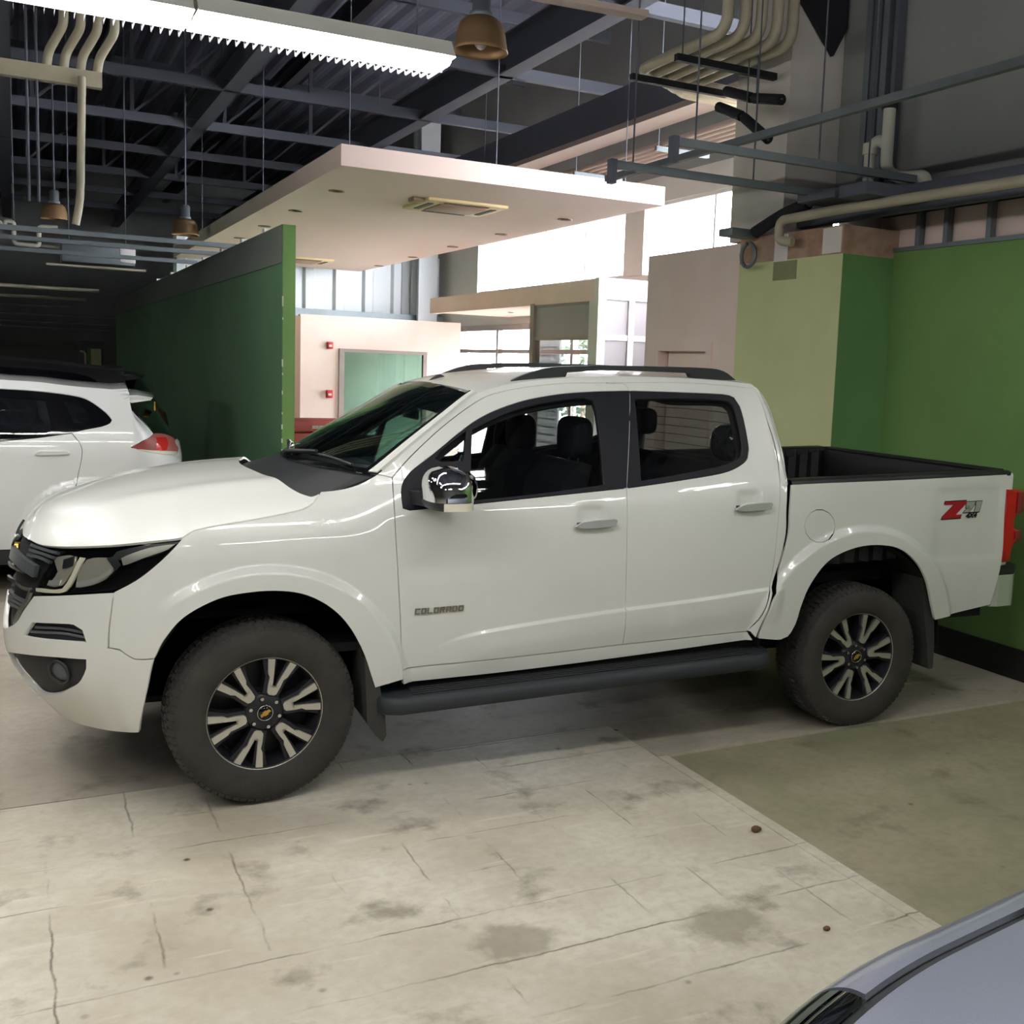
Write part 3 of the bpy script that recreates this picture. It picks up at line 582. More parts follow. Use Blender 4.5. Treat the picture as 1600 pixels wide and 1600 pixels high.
_rk = pchip([.28, .36, .44, .52, .60, .68, .76, .86, .95, 1.05, 1.12, 1.20], [.12, .07, .02, -.02, -.035, -.03, -.015, .0, .01, .03, .06, .13])
SIDE = Side(0., .931, truck_w, -.20, .78, 2.6, -1, _rk)
S0 = -.20-SIDE.L[-1]                                                 # centre line of the nose
S = Surf(SIDE, (S0, 4.2), (.30, 1.86), 240)
truck = thing('pickup_truck', 'white crew cab pickup truck with chrome mirror, black roof rails and open bed', 'pickup truck', (1.6, 0, 0))
def ring(cx, cz, r): a = np.linspace(-.6, math.pi+.6, 110); return np.stack([cx+r*np.cos(a), cz+r*np.sin(a)], 1)
RING_F = [ring(0, .40, r) for r in (.588, .602, .623, .637)]; RING_R = [ring(3.05, .42, r) for r in (.653, .668, .687, .702)]
_xx = np.linspace(.70, 2.6, 130); CREASE = [np.stack([_xx, _cx(_xx)-d], 1) for d in (-.005, .0005, .0095, .015)]
def P2(name, m, path, holes=(), mir=True, **k):
    return panel(name, m, truck, S, trace(S, path), [trace(S, p) for p in holes], mirror=0. if mir else None, **k)
GAP_FD = [(613, 746, 1), (616, 790), (619, 846), (626, 977), (630, 1047, 1)]
ARCH_F = [(580, 1056), (568, 1020), (546, 980), (518, 951), (481, 931), (440, 924), (392, 926), (340, 937), (288, 965), (256, 1001)]
HOODGAP = [(284, 842), (300, 831), (340, 822), (400, 812), (450, 802), (477, 795), (490, 786), (501, 768)]
LIP = [(284, 842), (230, 848), (181, 853), (130, 855), (92, 855), (64, 852), (47, 844), (35, 836)]
HEADL = [(283, 843, 1), (262, 866), (240, 886), (212, 907), (185, 920), (165, 925), (110, 929), (53, 930, 1), (46, 921), (52, 903), (70, 880), (91, 856, 1)]
# --- front wing, doors, cab side, bed side, bumper cover
fender = P2('fender', 'paint', [(590, 741, 1)]+GAP_FD+[(630, 1062, 1), (586, 1075, 1)]+ARCH_F+[(242, 1029, 1), (210, 1030), (187, 1015), (170, 1012, 1), (171, 981), (178, 925, 1), (212, 907), (240, 886), (262, 866), (284, 842, 1)]+HOODGAP[1:-1]+[(501, 768, 1), (530, 765), (560, 757)], lines=RING_F, h=.018)
DLO_F = [(630, 794), (628, 780), (628, 760), (640, 739), (678, 709), (744, 657), (805, 630), (866, 617), (925, 612), (981, 610.5, 1), (976, 763, 1), (860, 775), (744, 787), (640, 797)]
DLO_R = [(987, 610.5, 1), (1060, 613), (1129, 616), (1147, 621), (1156, 635), (1164, 665), (1170, 702), (1168, 716), (1157, 727), (1129, 739), (1060, 751), (982, 762.5, 1)]
DOORTOP = [(613, 746, 1), (640, 715), (690, 668), (744, 628), (788, 611), (866, 600), (947, 598, 1)]
fd = P2('front_door', 'paint', DOORTOP+[(984, 611), (979, 762), (973, 1007, 1), (800, 1027), (630, 1047, 1), (626, 977), (619, 846), (616, 790)], [DLO_F], h=.018, lines=CREASE)
REARGAP = [(1178, 607, 1), (1187, 622), (1198, 655), (1209, 690), (1216, 725), (1219, 765), (1217, 802), (1205, 903), (1191, 960), (1168, 986, 1)]
rd = P2('rear_door', 'paint', [(947, 598, 1), (1060, 598), (1129, 602)]+REARGAP+[(973, 1007, 1), (979, 762), (984, 611)], [DLO_R], h=.018, lines=CREASE)
EDGE = [(590, 741), (640, 699), (690, 658), (738, 619), (760, 609), (800, 599), (870, 591), (950, 588), (1050, 590), (1130, 595), (1172, 600)]
CABREAR = [(1172, 600, 1), (1183, 606), (1192, 620), (1201, 643), (1214, 680), (1225, 718), (1230, 757), (1229, 800), (1226, 846), (1206, 934), (1181, 997, 1)]
P2('cab_side', 'paint', [(590, 741, 1)]+EDGE[1:-1]+CABREAR+[(1172, 987, 1), (1168, 986), (1191, 960), (1205, 903), (1217, 802), (1219, 765), (1216, 725), (1209, 690), (1198, 655), (1187, 622), (1178, 607, 1), (1129, 602), (1060, 598), (947, 598), (866, 600), (788, 611), (744, 628), (690, 668), (640, 715), (613, 746, 1)], h=.016)
P2('sill_panel', 'paint', [(630, 1048, 1), (800, 1028), (973, 1008), (1168, 987, 1), (1176, 1001, 1), (973, 1027), (800, 1049), (631, 1070, 1)], h=.03)
ARCH_R = [(1243, 976), (1253, 945), (1267, 913), (1295, 877), (1332, 858), (1369, 852), (1406, 858), (1432, 879), (1448, 908), (1456, 945)]
fuel = [(1281+24*math.cos(a), 822+26*math.sin(a)) for a in np.linspace(0, 2*math.pi, 14, endpoint=False)]
bs = P2('bed_side', 'paint', [(1237, 757, 1), (1300, 754), (1400, 750), (1500, 745), (1574, 741, 1), (1570, 800), (1566, 870), (1559, 905), (1547, 945, 1), (1461, 969, 1)]+ARCH_R[::-1]+[(1231, 995), (1219, 1000), (1185, 998, 1), (1211, 934), (1231, 846), (1235, 800)], [fuel], lines=RING_R, h=.018)
for o, y in zip(bs, (1, -1)):
    q = panel('fuel_door', 'paint', o, S, trace(S, fuel), gap=.003) if y == 1 else None
bumper = P2('front_bumper', 'paint', [(177, 927, 1), (170, 981), (168, 1013, 1), (187, 1016), (209, 1031), (240, 1030, 1), (230, 1080), (222, 1115), (217, 1145, 1), (190, 1144), (150, 1138), (110, 1126), (80, 1108), (40, 1076), (8, 1050), ('d', S0, .50, 1), ('d', S0, .79, 1), (0, 975), (20, 976), (38, 952), (53, 931, 1), (110, 930), (150, 928)],
            [[(0, 1022), (30, 1022), (80, 1027), (134, 1031, 1), (134, 1044), (126, 1062), (110, 1075), (85, 1086), (60, 1082), (30, 1065), (8, 1045), (-12, 1030)], [(50, 973, 1), (90, 975), (115, 977), (128, 985), (134, 1003, 1), (80, 999), (36, 993, 1)]], h=.018, lines=RING_F)
front_bumper = bumper[0]
# --- things set into the nose
for o, sg in zip(bumper, (1, -1)):
    fog = [(-12, 1008), (30, 1008), (80, 1012), (150, 1016, 1), (152, 1050), (140, 1080), (118, 1096), (85, 1106), (50, 1102), (18, 1080), (-10, 1058), (-30, 1030)]
    slot = [(46, 970, 1), (90, 972), (118, 974), (133, 982), (139, 1006, 1), (80, 1003), (30, 997, 1)]
    for nm, p in (('fog_recess', fog), ('air_slot', slot)):
        a = panel(nm, 'trim_matt', o, S, trace(S, p), gap=0, lift=-.024, flange=.01, mirror=None if sg == 1 else 0.)
        if sg == -1:
            D.objects.remove(a[0]); a = a[1]
    fq = trace(S, [(88, 1052), (90, 1052)], False)[:1]; c = SIDE(fq[:, 0], fq[:, 1])[0]; nv = S.normal(fq)[0]; c = c-nv*.022; c[1] *= -sg*-1 if sg == 1 else -1; nv = Vector((nv[0], nv[1]*(1 if sg == 1 else -1), nv[2]))
    Mf = Matrix.Translation(c) @ nv.to_track_quat('Z', 'Y').to_matrix().to_4x4()
    f = MB().lathe([(.052, .0), (.054, .012), (.046, .016), (.043, .010)], (0, 0, 0), 'z', 24).build('fog_lamp', 'trim', o, Mf); MB().lathe([(0, .006), (.03, .008), (.044, .003)], (0, 0, 0), 'z', 24).build('fog_lens', 'grille_grey', f, Mf)
    for v in (0, 1):
        pth = trace(S, [(50-8*v, 980+7*v), (90, 983+7*v), (130, 990+7*v)], False); n_ = S.normal(pth); A_ = SIDE(pth[:, 0], pth[:, 1])-n_*.016; A_[:, 1] *= 1 if sg == 1 else -1
        MB().tube(A_, .006, 6).build('slat', 'grille_grey', o)
gr = panel('grille', 'dark', truck, S, trace(S, [(30, 833), (47, 846), (64, 854), (91, 857, 1), (70, 880), (52, 903), (46, 921), (53, 930, 1), (38, 952), (20, 976), (0, 975), ('d', S0, .79, 1), ('d', S0, 1.03, 1), (10, 828)]), gap=0, lift=-.03, mirror=0.)
def ribbon(name, m, parent, P, w, th, out=.0, mir=True):
    """flat strip running along a path on the flank or nose"""
    P = np.asarray(P); n = S.normal(P); A = SIDE(P[:, 0], P[:, 1])+n*out; t = np.gradient(A, axis=0); t /= np.linalg.norm(t, axis=1, keepdims=True); u = np.cross(n, t)
    G = np.stack([A+u*w/2, A-u*w/2], 1); r = []
    for sg in ((1, -1) if mir else (1,)):
        g = G.copy(); g[..., 1] *= sg; r.append(MB().sheet(g if sg == -1 else g[:, ::-1], th, False).build(name, m, parent))
    return r
G0 = gr[0]
for v in np.linspace(0, 1, 3):
    ribbon('slat', 'grille_grey', G0, trace(S, [(46-6*v, 850+16*v), (64-4*v, 857+14*v), (88-12*v, 864+15*v)], False), .012, .012, -.004)
for v in np.linspace(0, 1, 3):
    ribbon('slat', 'grille_grey', G0, trace(S, [(6, 922+16*v), (18-2*v, 932+13*v), (34-6*v, 940+12*v)], False), .012, .012, -.008)
ribbon('grille_bar', 'grille_grey', G0, trace(S, [(9, 858), (22, 868), (40, 884), (54, 893)], False), .05, .02, .004)
ribbon('chrome_strip', 'chrome_soft', G0, trace(S, [(11, 878), (24, 888), (40, 895)], False), .008, .01, .006)
ribbon('chrome_strip', 'chrome_soft', G0, trace(S, [(6, 899), (22, 908), (36, 918), (47, 921)], False), .014, .012, .004)
ribbon('grille_frame', 'chrome_soft', G0, trace(S, [(8, 868), (16, 850), (28, 836)], False), .01, .01, .004)
ribbon('grille_frame', 'chrome_soft', G0, trace(S, [(47, 924), (42, 938), (32, 952), (20, 972)], False), .018, .012, .003)
e = SIDE(np.array([S0]), np.array([.955]))[0]
MB().prism([(-.13, -.03), (-.05, -.03), (-.035, -.045), (.055, -.045), (.04, -.03), (.13, -.03), (.11, .03), (.035, .03), (.05, .045), (-.04, .045), (-.055, .03), (-.11, .03)], 'x', e[0]+.012, e[0]+.03).build('bowtie_emblem', 'gold', G0, Matrix.Translation((0, 0, e[2])))
for sg in (1, -1):
    mi = None if sg == 1 else 0.
    def hp(name, m, par, path, **k):
        a = panel(name, m, par, S, trace(S, path), mirror=mi, **k)
        if sg == -1: D.objects.remove(a[0]); a = a[1]
        return a
    hl = hp('headlight', 'gloss_black', truck, HEADL, gap=.002, lift=-.035, flange=.03)
    hp('bezel', 'trim', hl, [(283, 844, 1), (240, 868), (200, 876), (168, 872), (178, 860), (230, 849)], gap=.001, lift=-.022, flange=.01)
    hp('reflector', 'reflector', hl, [(78, 872), (104, 866), (112, 868), (110, 884), (96, 908), (90, 916), (70, 916), (84, 893)], gap=0, lift=-.018, flange=.012)
    hp('reflector', 'reflector', hl, [(132, 874), (166, 871), (176, 878), (172, 894), (160, 906), (140, 915), (114, 918), (117, 900)], gap=0, lift=-.014, flange=.016)
    hp('light_guide', 'amber', hl, [(52, 919), (80, 922), (94, 920), (108, 899), (122, 870), (128, 871), (112, 905), (98, 925), (78, 927), (52, 924)], gap=0, lift=-.010, flange=.012)
    hp('reflector', 'rim_silver', hl, [(187, 872), (230, 856), (272, 850), (262, 858), (222, 872), (190, 884)], gap=0, lift=-.012, flange=.01)
    hp('dark_inset', 'trim', hl, [(95, 874, 1), (112, 868, 1), (109, 884, 1), (93, 889, 1)], gap=0, lift=-.012, flange=.008)  # dark inset to break up the flat reflector
    hp('bright_strip', 'chrome_bright', hl, [(72, 907, 1), (91, 906, 1), (88, 915, 1), (69, 915, 1)], gap=0, lift=-.012, flange=.008)  # bright strips put the missing highlights into the lamp
    hp('bright_strip', 'chrome_bright', hl, [(116, 910), (150, 902), (170, 889), (168, 897), (142, 913), (117, 917)], gap=0, lift=-.010, flange=.008)
    hp('dark_inset', 'trim', hl, [(164, 872, 1), (178, 868, 1), (186, 884), (178, 892), (172, 884)], gap=0, lift=-.010, flange=.008)
    hp('lamp_lens', 'lamp_glass', hl, HEADL, gap=.003, lift=-.001, flange=.003)
# dark structure behind the seams
panel('inner_structure', 'dark', truck, S, trace(S, [(501, 772, 1), (400, 818), (284, 846, 1), (240, 852), (150, 858), (91, 858, 1), (64, 854), (47, 846), ('d', S0, 1.02, 1), ('d', S0, .56, 1), (8, 1040), (40, 1068), (110, 1118), (205, 1138, 1), (232, 1040), (256, 1001)]+ARCH_F[::-1]+[(625, 1060, 1), (612, 746, 1), (590, 745, 1), (550, 762)]), gap=.0, lift=-.05, h=.05, mirror=0.)
grow = lambda P, k: [tuple(p[:2])+((p[2],) if len(p) > 2 else ()) for p in P]
panel('inner_structure', 'cabin', truck, S, trace(S, [(592, 744, 1), (690, 662), (742, 624), (800, 604), (950, 594), (1130, 600), (1172, 606, 1), (1196, 660), (1222, 757), (1219, 846), (1200, 934), (1176, 994, 1), (973, 1022), (630, 1062, 1), (615, 760, 1)]), [trace(S, [(642, 786), (640, 760), (690, 714), (744, 672), (805, 645), (866, 630), (925, 624), (942, 630), (946, 690), (950, 757), (860, 768), (744, 779)]), trace(S, [(990, 622), (1060, 624), (1129, 626), (1145, 634), (1153, 665), (1160, 702), (1156, 716), (1129, 728), (1060, 740), (1000, 752)])], gap=.0, lift=-.045, h=.05, mirror=0.)
# --- windows in the doors
GL_F = [(738, 672, 1), (780, 651), (820, 637), (866, 627), (912, 622), (926, 626), (931, 640), (939, 700), (944, 757, 1), (850, 770), (744, 781), (734, 779, 1)]
GL_Q = [(680, 717), (690, 704), (728, 674, 1), (724, 720, 1), (690, 721)]
GL_R = [(992, 624, 1), (1060, 623), (1129, 626), (1145, 634), (1153, 660), (1160, 700), (1158, 713), (1129, 727), (1060, 741), (1002, 751, 1)]
for k, (o_f, o_r) in enumerate(zip(fd, rd)):
    def sp(name, m, par, path, holes=(), **kw):
        a = panel(name, m, par, S, trace(S, path), [trace(S, p) for p in holes], mirror=0. if k else None, **kw)
        if k: D.objects.remove(a[0]); a = a[1]
        return a
    FRF = [p if p[0] not in (981, 976) else ((984, 610.5, 1) if p[0] == 981 else (979.2, 762.8, 1)) for p in DLO_F]; FRR = [p if p[0] not in (987, 982) else ((984, 610.5, 1) if p[0] == 987 else (979.2, 762.8, 1)) for p in DLO_R]
    sp('window_frame', 'pillar', o_f, FRF, [GL_F, GL_Q], gap=.0015, lift=.0012, flange=.03)
    sp('window_frame', 'pillar', o_r, FRR, [GL_R], gap=.0015, lift=.0012, flange=.03)
    sp('window_glass', 'glass_side', o_f, GL_F, gap=-.002, lift=-.012, flange=.004)
    sp('quarter_glass', 'glass_side', o_f, GL_Q, gap=-.002, lift=-.012, flange=.004)
    sp('window_glass', 'glass_side', o_r, GL_R, gap=-.002, lift=-.012, flange=.004)
    sg = -1 if k == 0 else 1
    # handles
    for door, (x, z) in ((o_f, (1.475, 1.163)), (o_r, (2.34, 1.226))):
        w = truck_w(np.array([x]), np.array([z-.05]))[0]
        q = MB().prism([(x-.105, z-.012), (x-.07, z-.022), (x+.02, z-.020), (x+.10, z-.012), (x+.108, z+.012), (x+.10, z+.020), (x+.0, z+.016), (x-.07, z+.008)], 'y', sg*(w+.030), sg*(w+.012), True)
        bevel(fix_normals(q.build('door_handle', 'chrome_bright', door)), .006, 3)
        MB().box(x-.085, x-.06, *sorted((sg*(w+.015), sg*(w-.02))), z-.014, z+.004).build('handle_mount', 'trim', door)
        MB().box(x+.07, x+.09, *sorted((sg*(w+.015), sg*(w-.02))), z-.008, z+.012).build('handle_mount', 'trim', door)
    # mirror
    M_ = lambda x, y, z: (x, -sg*y, z)
    base = MB(); n = 26; V = []
    def shell(cx, cy, cz, rx, ry, rz, z0, z1):
        b = MB(); P = []
        for v in np.linspace(0, 1, 15):
            z = z0+(z1-z0)*v; t = (z-cz)/rz; s = max(0., 1-abs(t)**2.6)**(1/2.6)
            P.append([(cx+(.10*(1-v))*0+rx*s*math.copysign(abs(math.cos(a))**.62, math.cos(a)), sg*(cy+ry*s*math.copysign(abs(math.sin(a))**.62, math.sin(a))), z) for a in np.linspace(0, 2*math.pi, 41)])
        b.grid(np.array(P), True, sg < 0); b.add(P[0][:-1], [tuple(range(40))]); b.add(P[-1][:-1], [tuple(range(40))]); return fix_normals(b.build('mirror_cap', 'chrome', door0))
    door0 = o_f
    cap = shell(.715, 1.075, 1.325, .098, .145, .118, 1.305, 1.441)
    lowr = MB()
    P = [[(.715+.092*s*math.copysign(abs(math.cos(a))**.62, math.cos(a)), sg*(1.075+.138*s*math.copysign(abs(math.sin(a))**.62, math.sin(a))), z) for a in np.linspace(0, 2*math.pi, 41)] for z, s in ((1.306, .98), (1.285, .96), (1.268, .86), (1.262, .6))]
    lowr.grid(np.array(P), True); lowr.add(P[-1][:-1], [tuple(range(40))]); lowr.add(P[0][:-1], [tuple(range(40))])
    lowr.add([(x, sg*y, z) for x, y, z in ((.60, .87, 1.262), (.76, .87, 1.262), (.76, .87, 1.32), (.60, .87, 1.32), (.66, 1.0, 1.262), (.76, 1.0, 1.262), (.76, 1.0, 1.32), (.66, 1.0, 1.32))], [(0, 1, 5, 4), (3, 7, 6, 2), (0, 4, 7, 3), (1, 2, 6, 5), (4, 5, 6, 7), (0, 3, 2, 1)])
    fix_normals(lowr.build('mirror_base', 'trim', o_f))
    P = [[(.715+(.097)*math.copysign(abs(math.cos(a))**.62, math.cos(a)), sg*(1.075+.143*math.copysign(abs(math.sin(a))**.62, math.sin(a))), z) for a in np.linspace(-.25, 1.95, 22)] for z in (1.270, 1.303)]
    MB().sheet(np.array(P), .004).build('turn_signal', 'amber', o_f)
    P = [[(.806, sg*(1.075+.12*math.cos(a)), 1.36+.06*math.sin(a))] for a in np.linspace(0, 2*math.pi, 24, endpoint=False)]
    MB().add([p[0] for p in P]+[(.812, p[0][1], p[0][2]) for p in P], [tuple(range(24)), tuple(range(47, 23, -1))]+[(i, (i+1) % 24, (i+1) % 24+24, i+24) for i in range(24)]).build('mirror_glass', 'chrome', o_f)
# --- model name on the door, decal on the bed
def text(txt, name, m, size, parent, loc, rot, ext=.003, sx=1., font_shear=0., bold=.0, spacing=1.):
    c = D.curves.new(name, 'FONT'); c.body = txt; c.size = size; c.extrude = ext; c.align_x = 'CENTER'; c.align_y = 'CENTER'; c.shear = font_shear; c.offset = bold; c.space_character = spacing
    t = D.objects.new('tmp', c); link(t); dg = bpy.context.evaluated_depsgraph_get(); me = D.meshes.new_from_object(t.evaluated_get(dg)); D.objects.remove(t)
    me.name = name; me.materials.append(MT[m] if isinstance(m, str) else m); o = link(D.objects.new(name, me))
    o.matrix_world = Matrix.Translation(loc) @ Matrix(rot).to_4x4() @ Matrix.Diagonal((sx, 1, 1, 1)); o.matrix_basis = o.matrix_world; put(o, parent); return o
def flank_frame(x, z, y_sign=-1, lift=.004, slope=.02):
    p = SIDE(np.array([x]), np.array([z]))[0]; n = S.normal(np.array([[x, z]]))[0]; p = p+n*lift
    t = Vector((1, 0, slope)); n = Vector(n); t = (t-n*t.dot(n)).normalized(); u = n.cross(t)
    if y_sign > 0: p[1] *= -1; n.y *= -1; t = Vector((-t.x, t.y, -t.z)); u = n.cross(t)
    return Vector(p), ((t.x, u.x, n.x), (t.y, u.y, n.y), (t.z, u.z, n.z))
# block capitals of even stroke, drawn as outlines in a 1 x 1 cell
LET = {'C': [[(0, 0), (1, 0), (1, .2), (.25, .2), (.25, .8), (1, .8), (1, 1), (0, 1)]], 'L': [[(0, 0), (1, 0), (1, .2), (.25, .2), (.25, 1), (0, 1)]],
       'O': [[(0, 0), (1, 0), (1, .2), (.25, .2), (.25, 1), (0, 1)], [(.25, .8), (.75, .8), (.75, .2), (1, .2), (1, 1), (.25, 1)]],
       'D': [[(0, 0), (.85, 0), (1, .15), (1, .2), (.25, .2), (.25, 1), (0, 1)], [(.25, .8), (.75, .8), (.75, .2), (1, .2), (1, .85), (.85, 1), (.25, 1)]],
       'R': [[(0, 0), (.25, 0), (.25, 1), (0, 1)], [(.25, .8), (.75, .8), (.75, .6), (.25, .6), (.25, .4), (.5, .4), (.75, 0), (1, 0), (.78, .4), (1, .45), (1, 1), (.25, 1)]],
       'A': [[(0, 0), (.25, 0), (.25, .3), (.75, .3), (.75, 0), (1, 0), (1, 1), (.75, 1), (.75, .5), (.25, .5), (.25, .8), (.75, .8), (.75, 1), (0, 1)]]}
def badge(word, name, m, parent, x, z, length, hgt, sgn, ext=.004):
    p, R = flank_frame(x, z, sgn); mb = MB(); n = len(word); cw = length/n
    for i, ch in enumerate(word):
        for poly in LET[ch]: mb.prism([(-length/2+i*cw+cw*.82*a+(b-.5)*hgt*.12, (b-.5)*hgt) for a, b in poly], 'z', 0, ext)
    return mb.build(name, m, parent, Matrix.Translation(p) @ Matrix(R).to_4x4())
for k, sgn in enumerate((-1, 1)):
    badge('COLORADO', 'model_name', 'badge', fd[k], .742, .797, .226, .026, sgn)
    p, R = flank_frame(3.72, 1.183, sgn, .002, .03); Mx = Matrix.Translation(p) @ Matrix(R).to_4x4()
    zo = [(-.125, .030), (-.118, .046), (.035, .046), (.03, .030), (-.045, -.028), (.0, -.028), (-.006, -.046), (-.145, -.046), (-.135, -.028), (-.055, .028)]
    MB().prism([(a*1.03-.001, b*1.12) for a, b in zo], 'z', 0, .0006).build('decal_outline', 'decal_black', bs[k], Mx)
    MB().prism(zo, 'z', .0006, .0014).build('decal_letter', 'decal_red', bs[k], Mx)
    dg_ = ([(.028, .010), (.034, .040), (.096, .040), (.090, .022), (.050, -.018), (.008, -.018), (.056, .022), (.048, .010)], [(.098, .024), (.106, .040), (.146, .040), (.126, -.018), (.090, -.018), (.104, .024)])
    d = MB(); e_ = MB()
    for pp_ in dg_: d.prism(pp_, 'z', .0014, .002); e_.prism([tuple(q_) for q_ in offset(np.array(pp_), -.0035)], 'z', .0008, .0013)
    e_.build('decal_outline', 'decal_black', bs[k], Mx); d.build('decal_number', 'decal_silver', bs[k], Mx)
    d = MB().prism([(.006, -.022), (.010, -.018), (.128, -.018), (.125, -.024)], 'z', .0012, .002)
    d.build('decal_outline', 'decal_black', bs[k], Mx)
    o = text('4X4', 'decal_letters', 'decal_black', .036, bs[k], (0, 0, 0), ((1, 0, 0), (0, 1, 0), (0, 0, 1)), .0005, 1.25, .3, .002); o.matrix_parent_inverse = wmat(bs[k]).inverted(); o.matrix_basis = Mx @ Matrix.Translation((.066, -.038, .0014)) @ Matrix.Diagonal((1.25, 1, 1, 1))
# --- bonnet, windscreen, roof, rear window
gapd = trace(S, HOODGAP, False); lipd = trace(S, LIP, False)
bd = np.concatenate([lipd[::-1], gapd[1:]]); bd = bd[bd[:, 0].argsort() if False else slice(None)]; B3 = SIDE(bd[:, 0], bd[:, 1]); B3 = B3[np.argsort(B3[:, 0])]
B3 = np.concatenate([[[B3[0, 0]-.012, -.0, B3[0, 2]-.002]], B3]); 
_ye, _ze = (lambda x: np.interp(x, B3[:, 0], -B3[:, 1])), (lambda x: np.interp(x, B3[:, 0], B3[:, 2]))
XN = B3[0, 0]; XE = B3[-1, 0]
_zc = pchip([XN, XN+.012, XN+.035, XN+.09, XN+.2, -.5, -.25, 0, .3], [B3[0, 2], B3[0, 2]+.03, B3[0, 2]+.06, B3[0, 2]+.105, 1.228, 1.288, 1.326, 1.350, 1.362])
def hood_fn(t, r):
    xe = XE-.22*(1-r**2); x = XN+.001+(xe-XN-.001)*t**1.6; ye = np.maximum(_ye(x), .004); ze = _ze(x); zc = np.maximum(_zc(x), ze)
    p = 2.2+.9*sstep(XN, -.5, x)
    z = ze+(zc-ze)*(1-abs(r)**p)+.012*np.exp(-((abs(r)-.62)/.10)**2)*sstep(-.75, -.4, x)
    return np.stack([x, r*ye, z], -1)
T, Rr = np.meshgrid(np.linspace(.002, .997, 70), .9925*np.sign(np.linspace(-1, 1, 81))*(1-(1-abs(np.linspace(-1, 1, 81)))**1.5), indexing='ij')
MB().sheet(hood_fn(T, Rr), .012).build('hood', 'paint', truck)
ed = trace(S, EDGE, False); E3 = SIDE(ed[:, 0], ed[:, 1]); k = int(np.argmin(abs(project(E3)-np.array([742, 616.])).sum(1)))
A3, R3 = E3[:k+1], E3[k:]
def across(C, bow, crown, n=41, p=2.):
    a = np.linspace(-1, 1, n); f = (1-abs(a)**p); m = len(C); b = np.linspace(0, 1, m)
    return np.stack([C[:, 0][:, None]-bow(b)[:, None]*(1-a**2)[None], -a[None]*abs(C[:, 1])[:, None]*-1, C[:, 2][:, None]+crown(b)[:, None]*f[None]], -1)
ws = across(A3, lambda b: .26-.20*b, lambda b: .0+.045*b)
glassg = ws[2:-2, 1:-1]
wso = MB().sheet(glassg, .006).build('windscreen', 'glass_ws', truck)
band = ws+np.array([0, 0, 0]); 
MB().sheet(ws[-7:, 1:-1]-np.array([-.004, 0, .012]), .004).build('shade_band', 'glass_dark', wso)
for j in (slice(1, 3), slice(-3, -1)): MB().sheet(ws[:, j]+np.array([-.002, 0, .002]), .01).build('windscreen_seal', 'gloss_black', wso)
for j in (slice(0, 2), slice(-2, None)): MB().sheet(ws[:, j]+np.array([-.006, 0, .010]), .02).build('pillar_trim', 'paint', truck)
MB().sheet(ws[:2]+np.array([-.004, 0, .003]), .006).build('windscreen_seal', 'gloss_black', wso)
rf = across(R3, lambda b: .06*(1-b)-.02*b, lambda b: .030+.004*np.sin(np.pi*b)-.008*b**4, p=2.6)
roof = MB().sheet(rf, .02).build('roof', 'paint', truck)
cr_ = trace(S, [(1172, 600), (1192, 620), (1214, 680), (1230, 757)], False); C3 = SIDE(cr_[:, 0], cr_[:, 1])
rw = across(C3, lambda b: -.02-.05*b, lambda b: .03*(1-b))
rear = MB().sheet(rw[:, :], .006).build('rear_window', 'glass_side', truck)
for v in np.linspace(.12, .88, 9):
    i = v*(len(rw)-1); i0 = int(i); q = rw[i0]*(1-i+i0)+rw[min(i0+1, len(rw)-1)]*(i-i0); MB().tube(q[5:-5]+np.array([-.012, 0, 0]), .0022, 4).build('heater_line', 'trim', rear)
MB().rbox(2.44, 2.50, -.10, .10, 1.735, 1.80, .008).build('brake_light', 'red_dark', truck)
for j in (slice(0, 5), slice(-5, None)): MB().sheet(rw[:, j]+np.array([.003, 0, 0]), .012).build('rear_frame', 'paint', truck)
MB().sheet(rw[:3]+np.array([.003, 0, .003]), .012).build('rear_frame', 'paint', truck)
lowz = np.stack([rw[-1], rw[-1]*np.array([1, 1, 0])+np.array([.0, 0, .9])], 0); MB().sheet(lowz, .02).build('cab_back', 'paint', truck)
# cowl between bonnet and windscreen, wipers, inspection sheet
hr = hood_fn(np.ones(41), np.linspace(-1, 1, 41)); wb = ws[0]
cw = np.stack([hr*np.array([1, .97, 1])+np.array([.005, 0, -.03]), wb*(1, .97, 1)+np.array([0, 0, -.006])], 0)
MB().sheet(cw, .02).build('cowl', 'trim', truck)
def on_ws(a, b, lift=.012):
    i = b*(ws.shape[0]-1); j = (a+1)/2*(ws.shape[1]-1); i0, j0 = min(int(i), ws.shape[0]-2), min(int(j), ws.shape[1]-2); fi, fj = i-i0, j-j0
    p = (ws[i0, j0]*(1-fi)*(1-fj)+ws[i0+1, j0]*fi*(1-fj)+ws[i0, j0+1]*(1-fi)*fj+ws[i0+1, j0+1]*fi*fj); return tuple(p+np.array([-lift*.6, 0, lift]))
for a0, a1 in ((-.82, -.08), (-.05, .68)):
    w = MB().tube([on_ws(a0+(a1-a0)*t, .03+.10*t*(1-t)*2, .016) for t in np.linspace(0, 1, 12)], .007, 6).build('wiper', 'trim', truck)
    MB().tube([on_ws(a1+.02, -.0, .01), on_ws(a1, .02, .03), on_ws((a0+a1)/2, .08, .03)], [.016, .011, .008], 8).build('wiper_arm', 'trim', w)
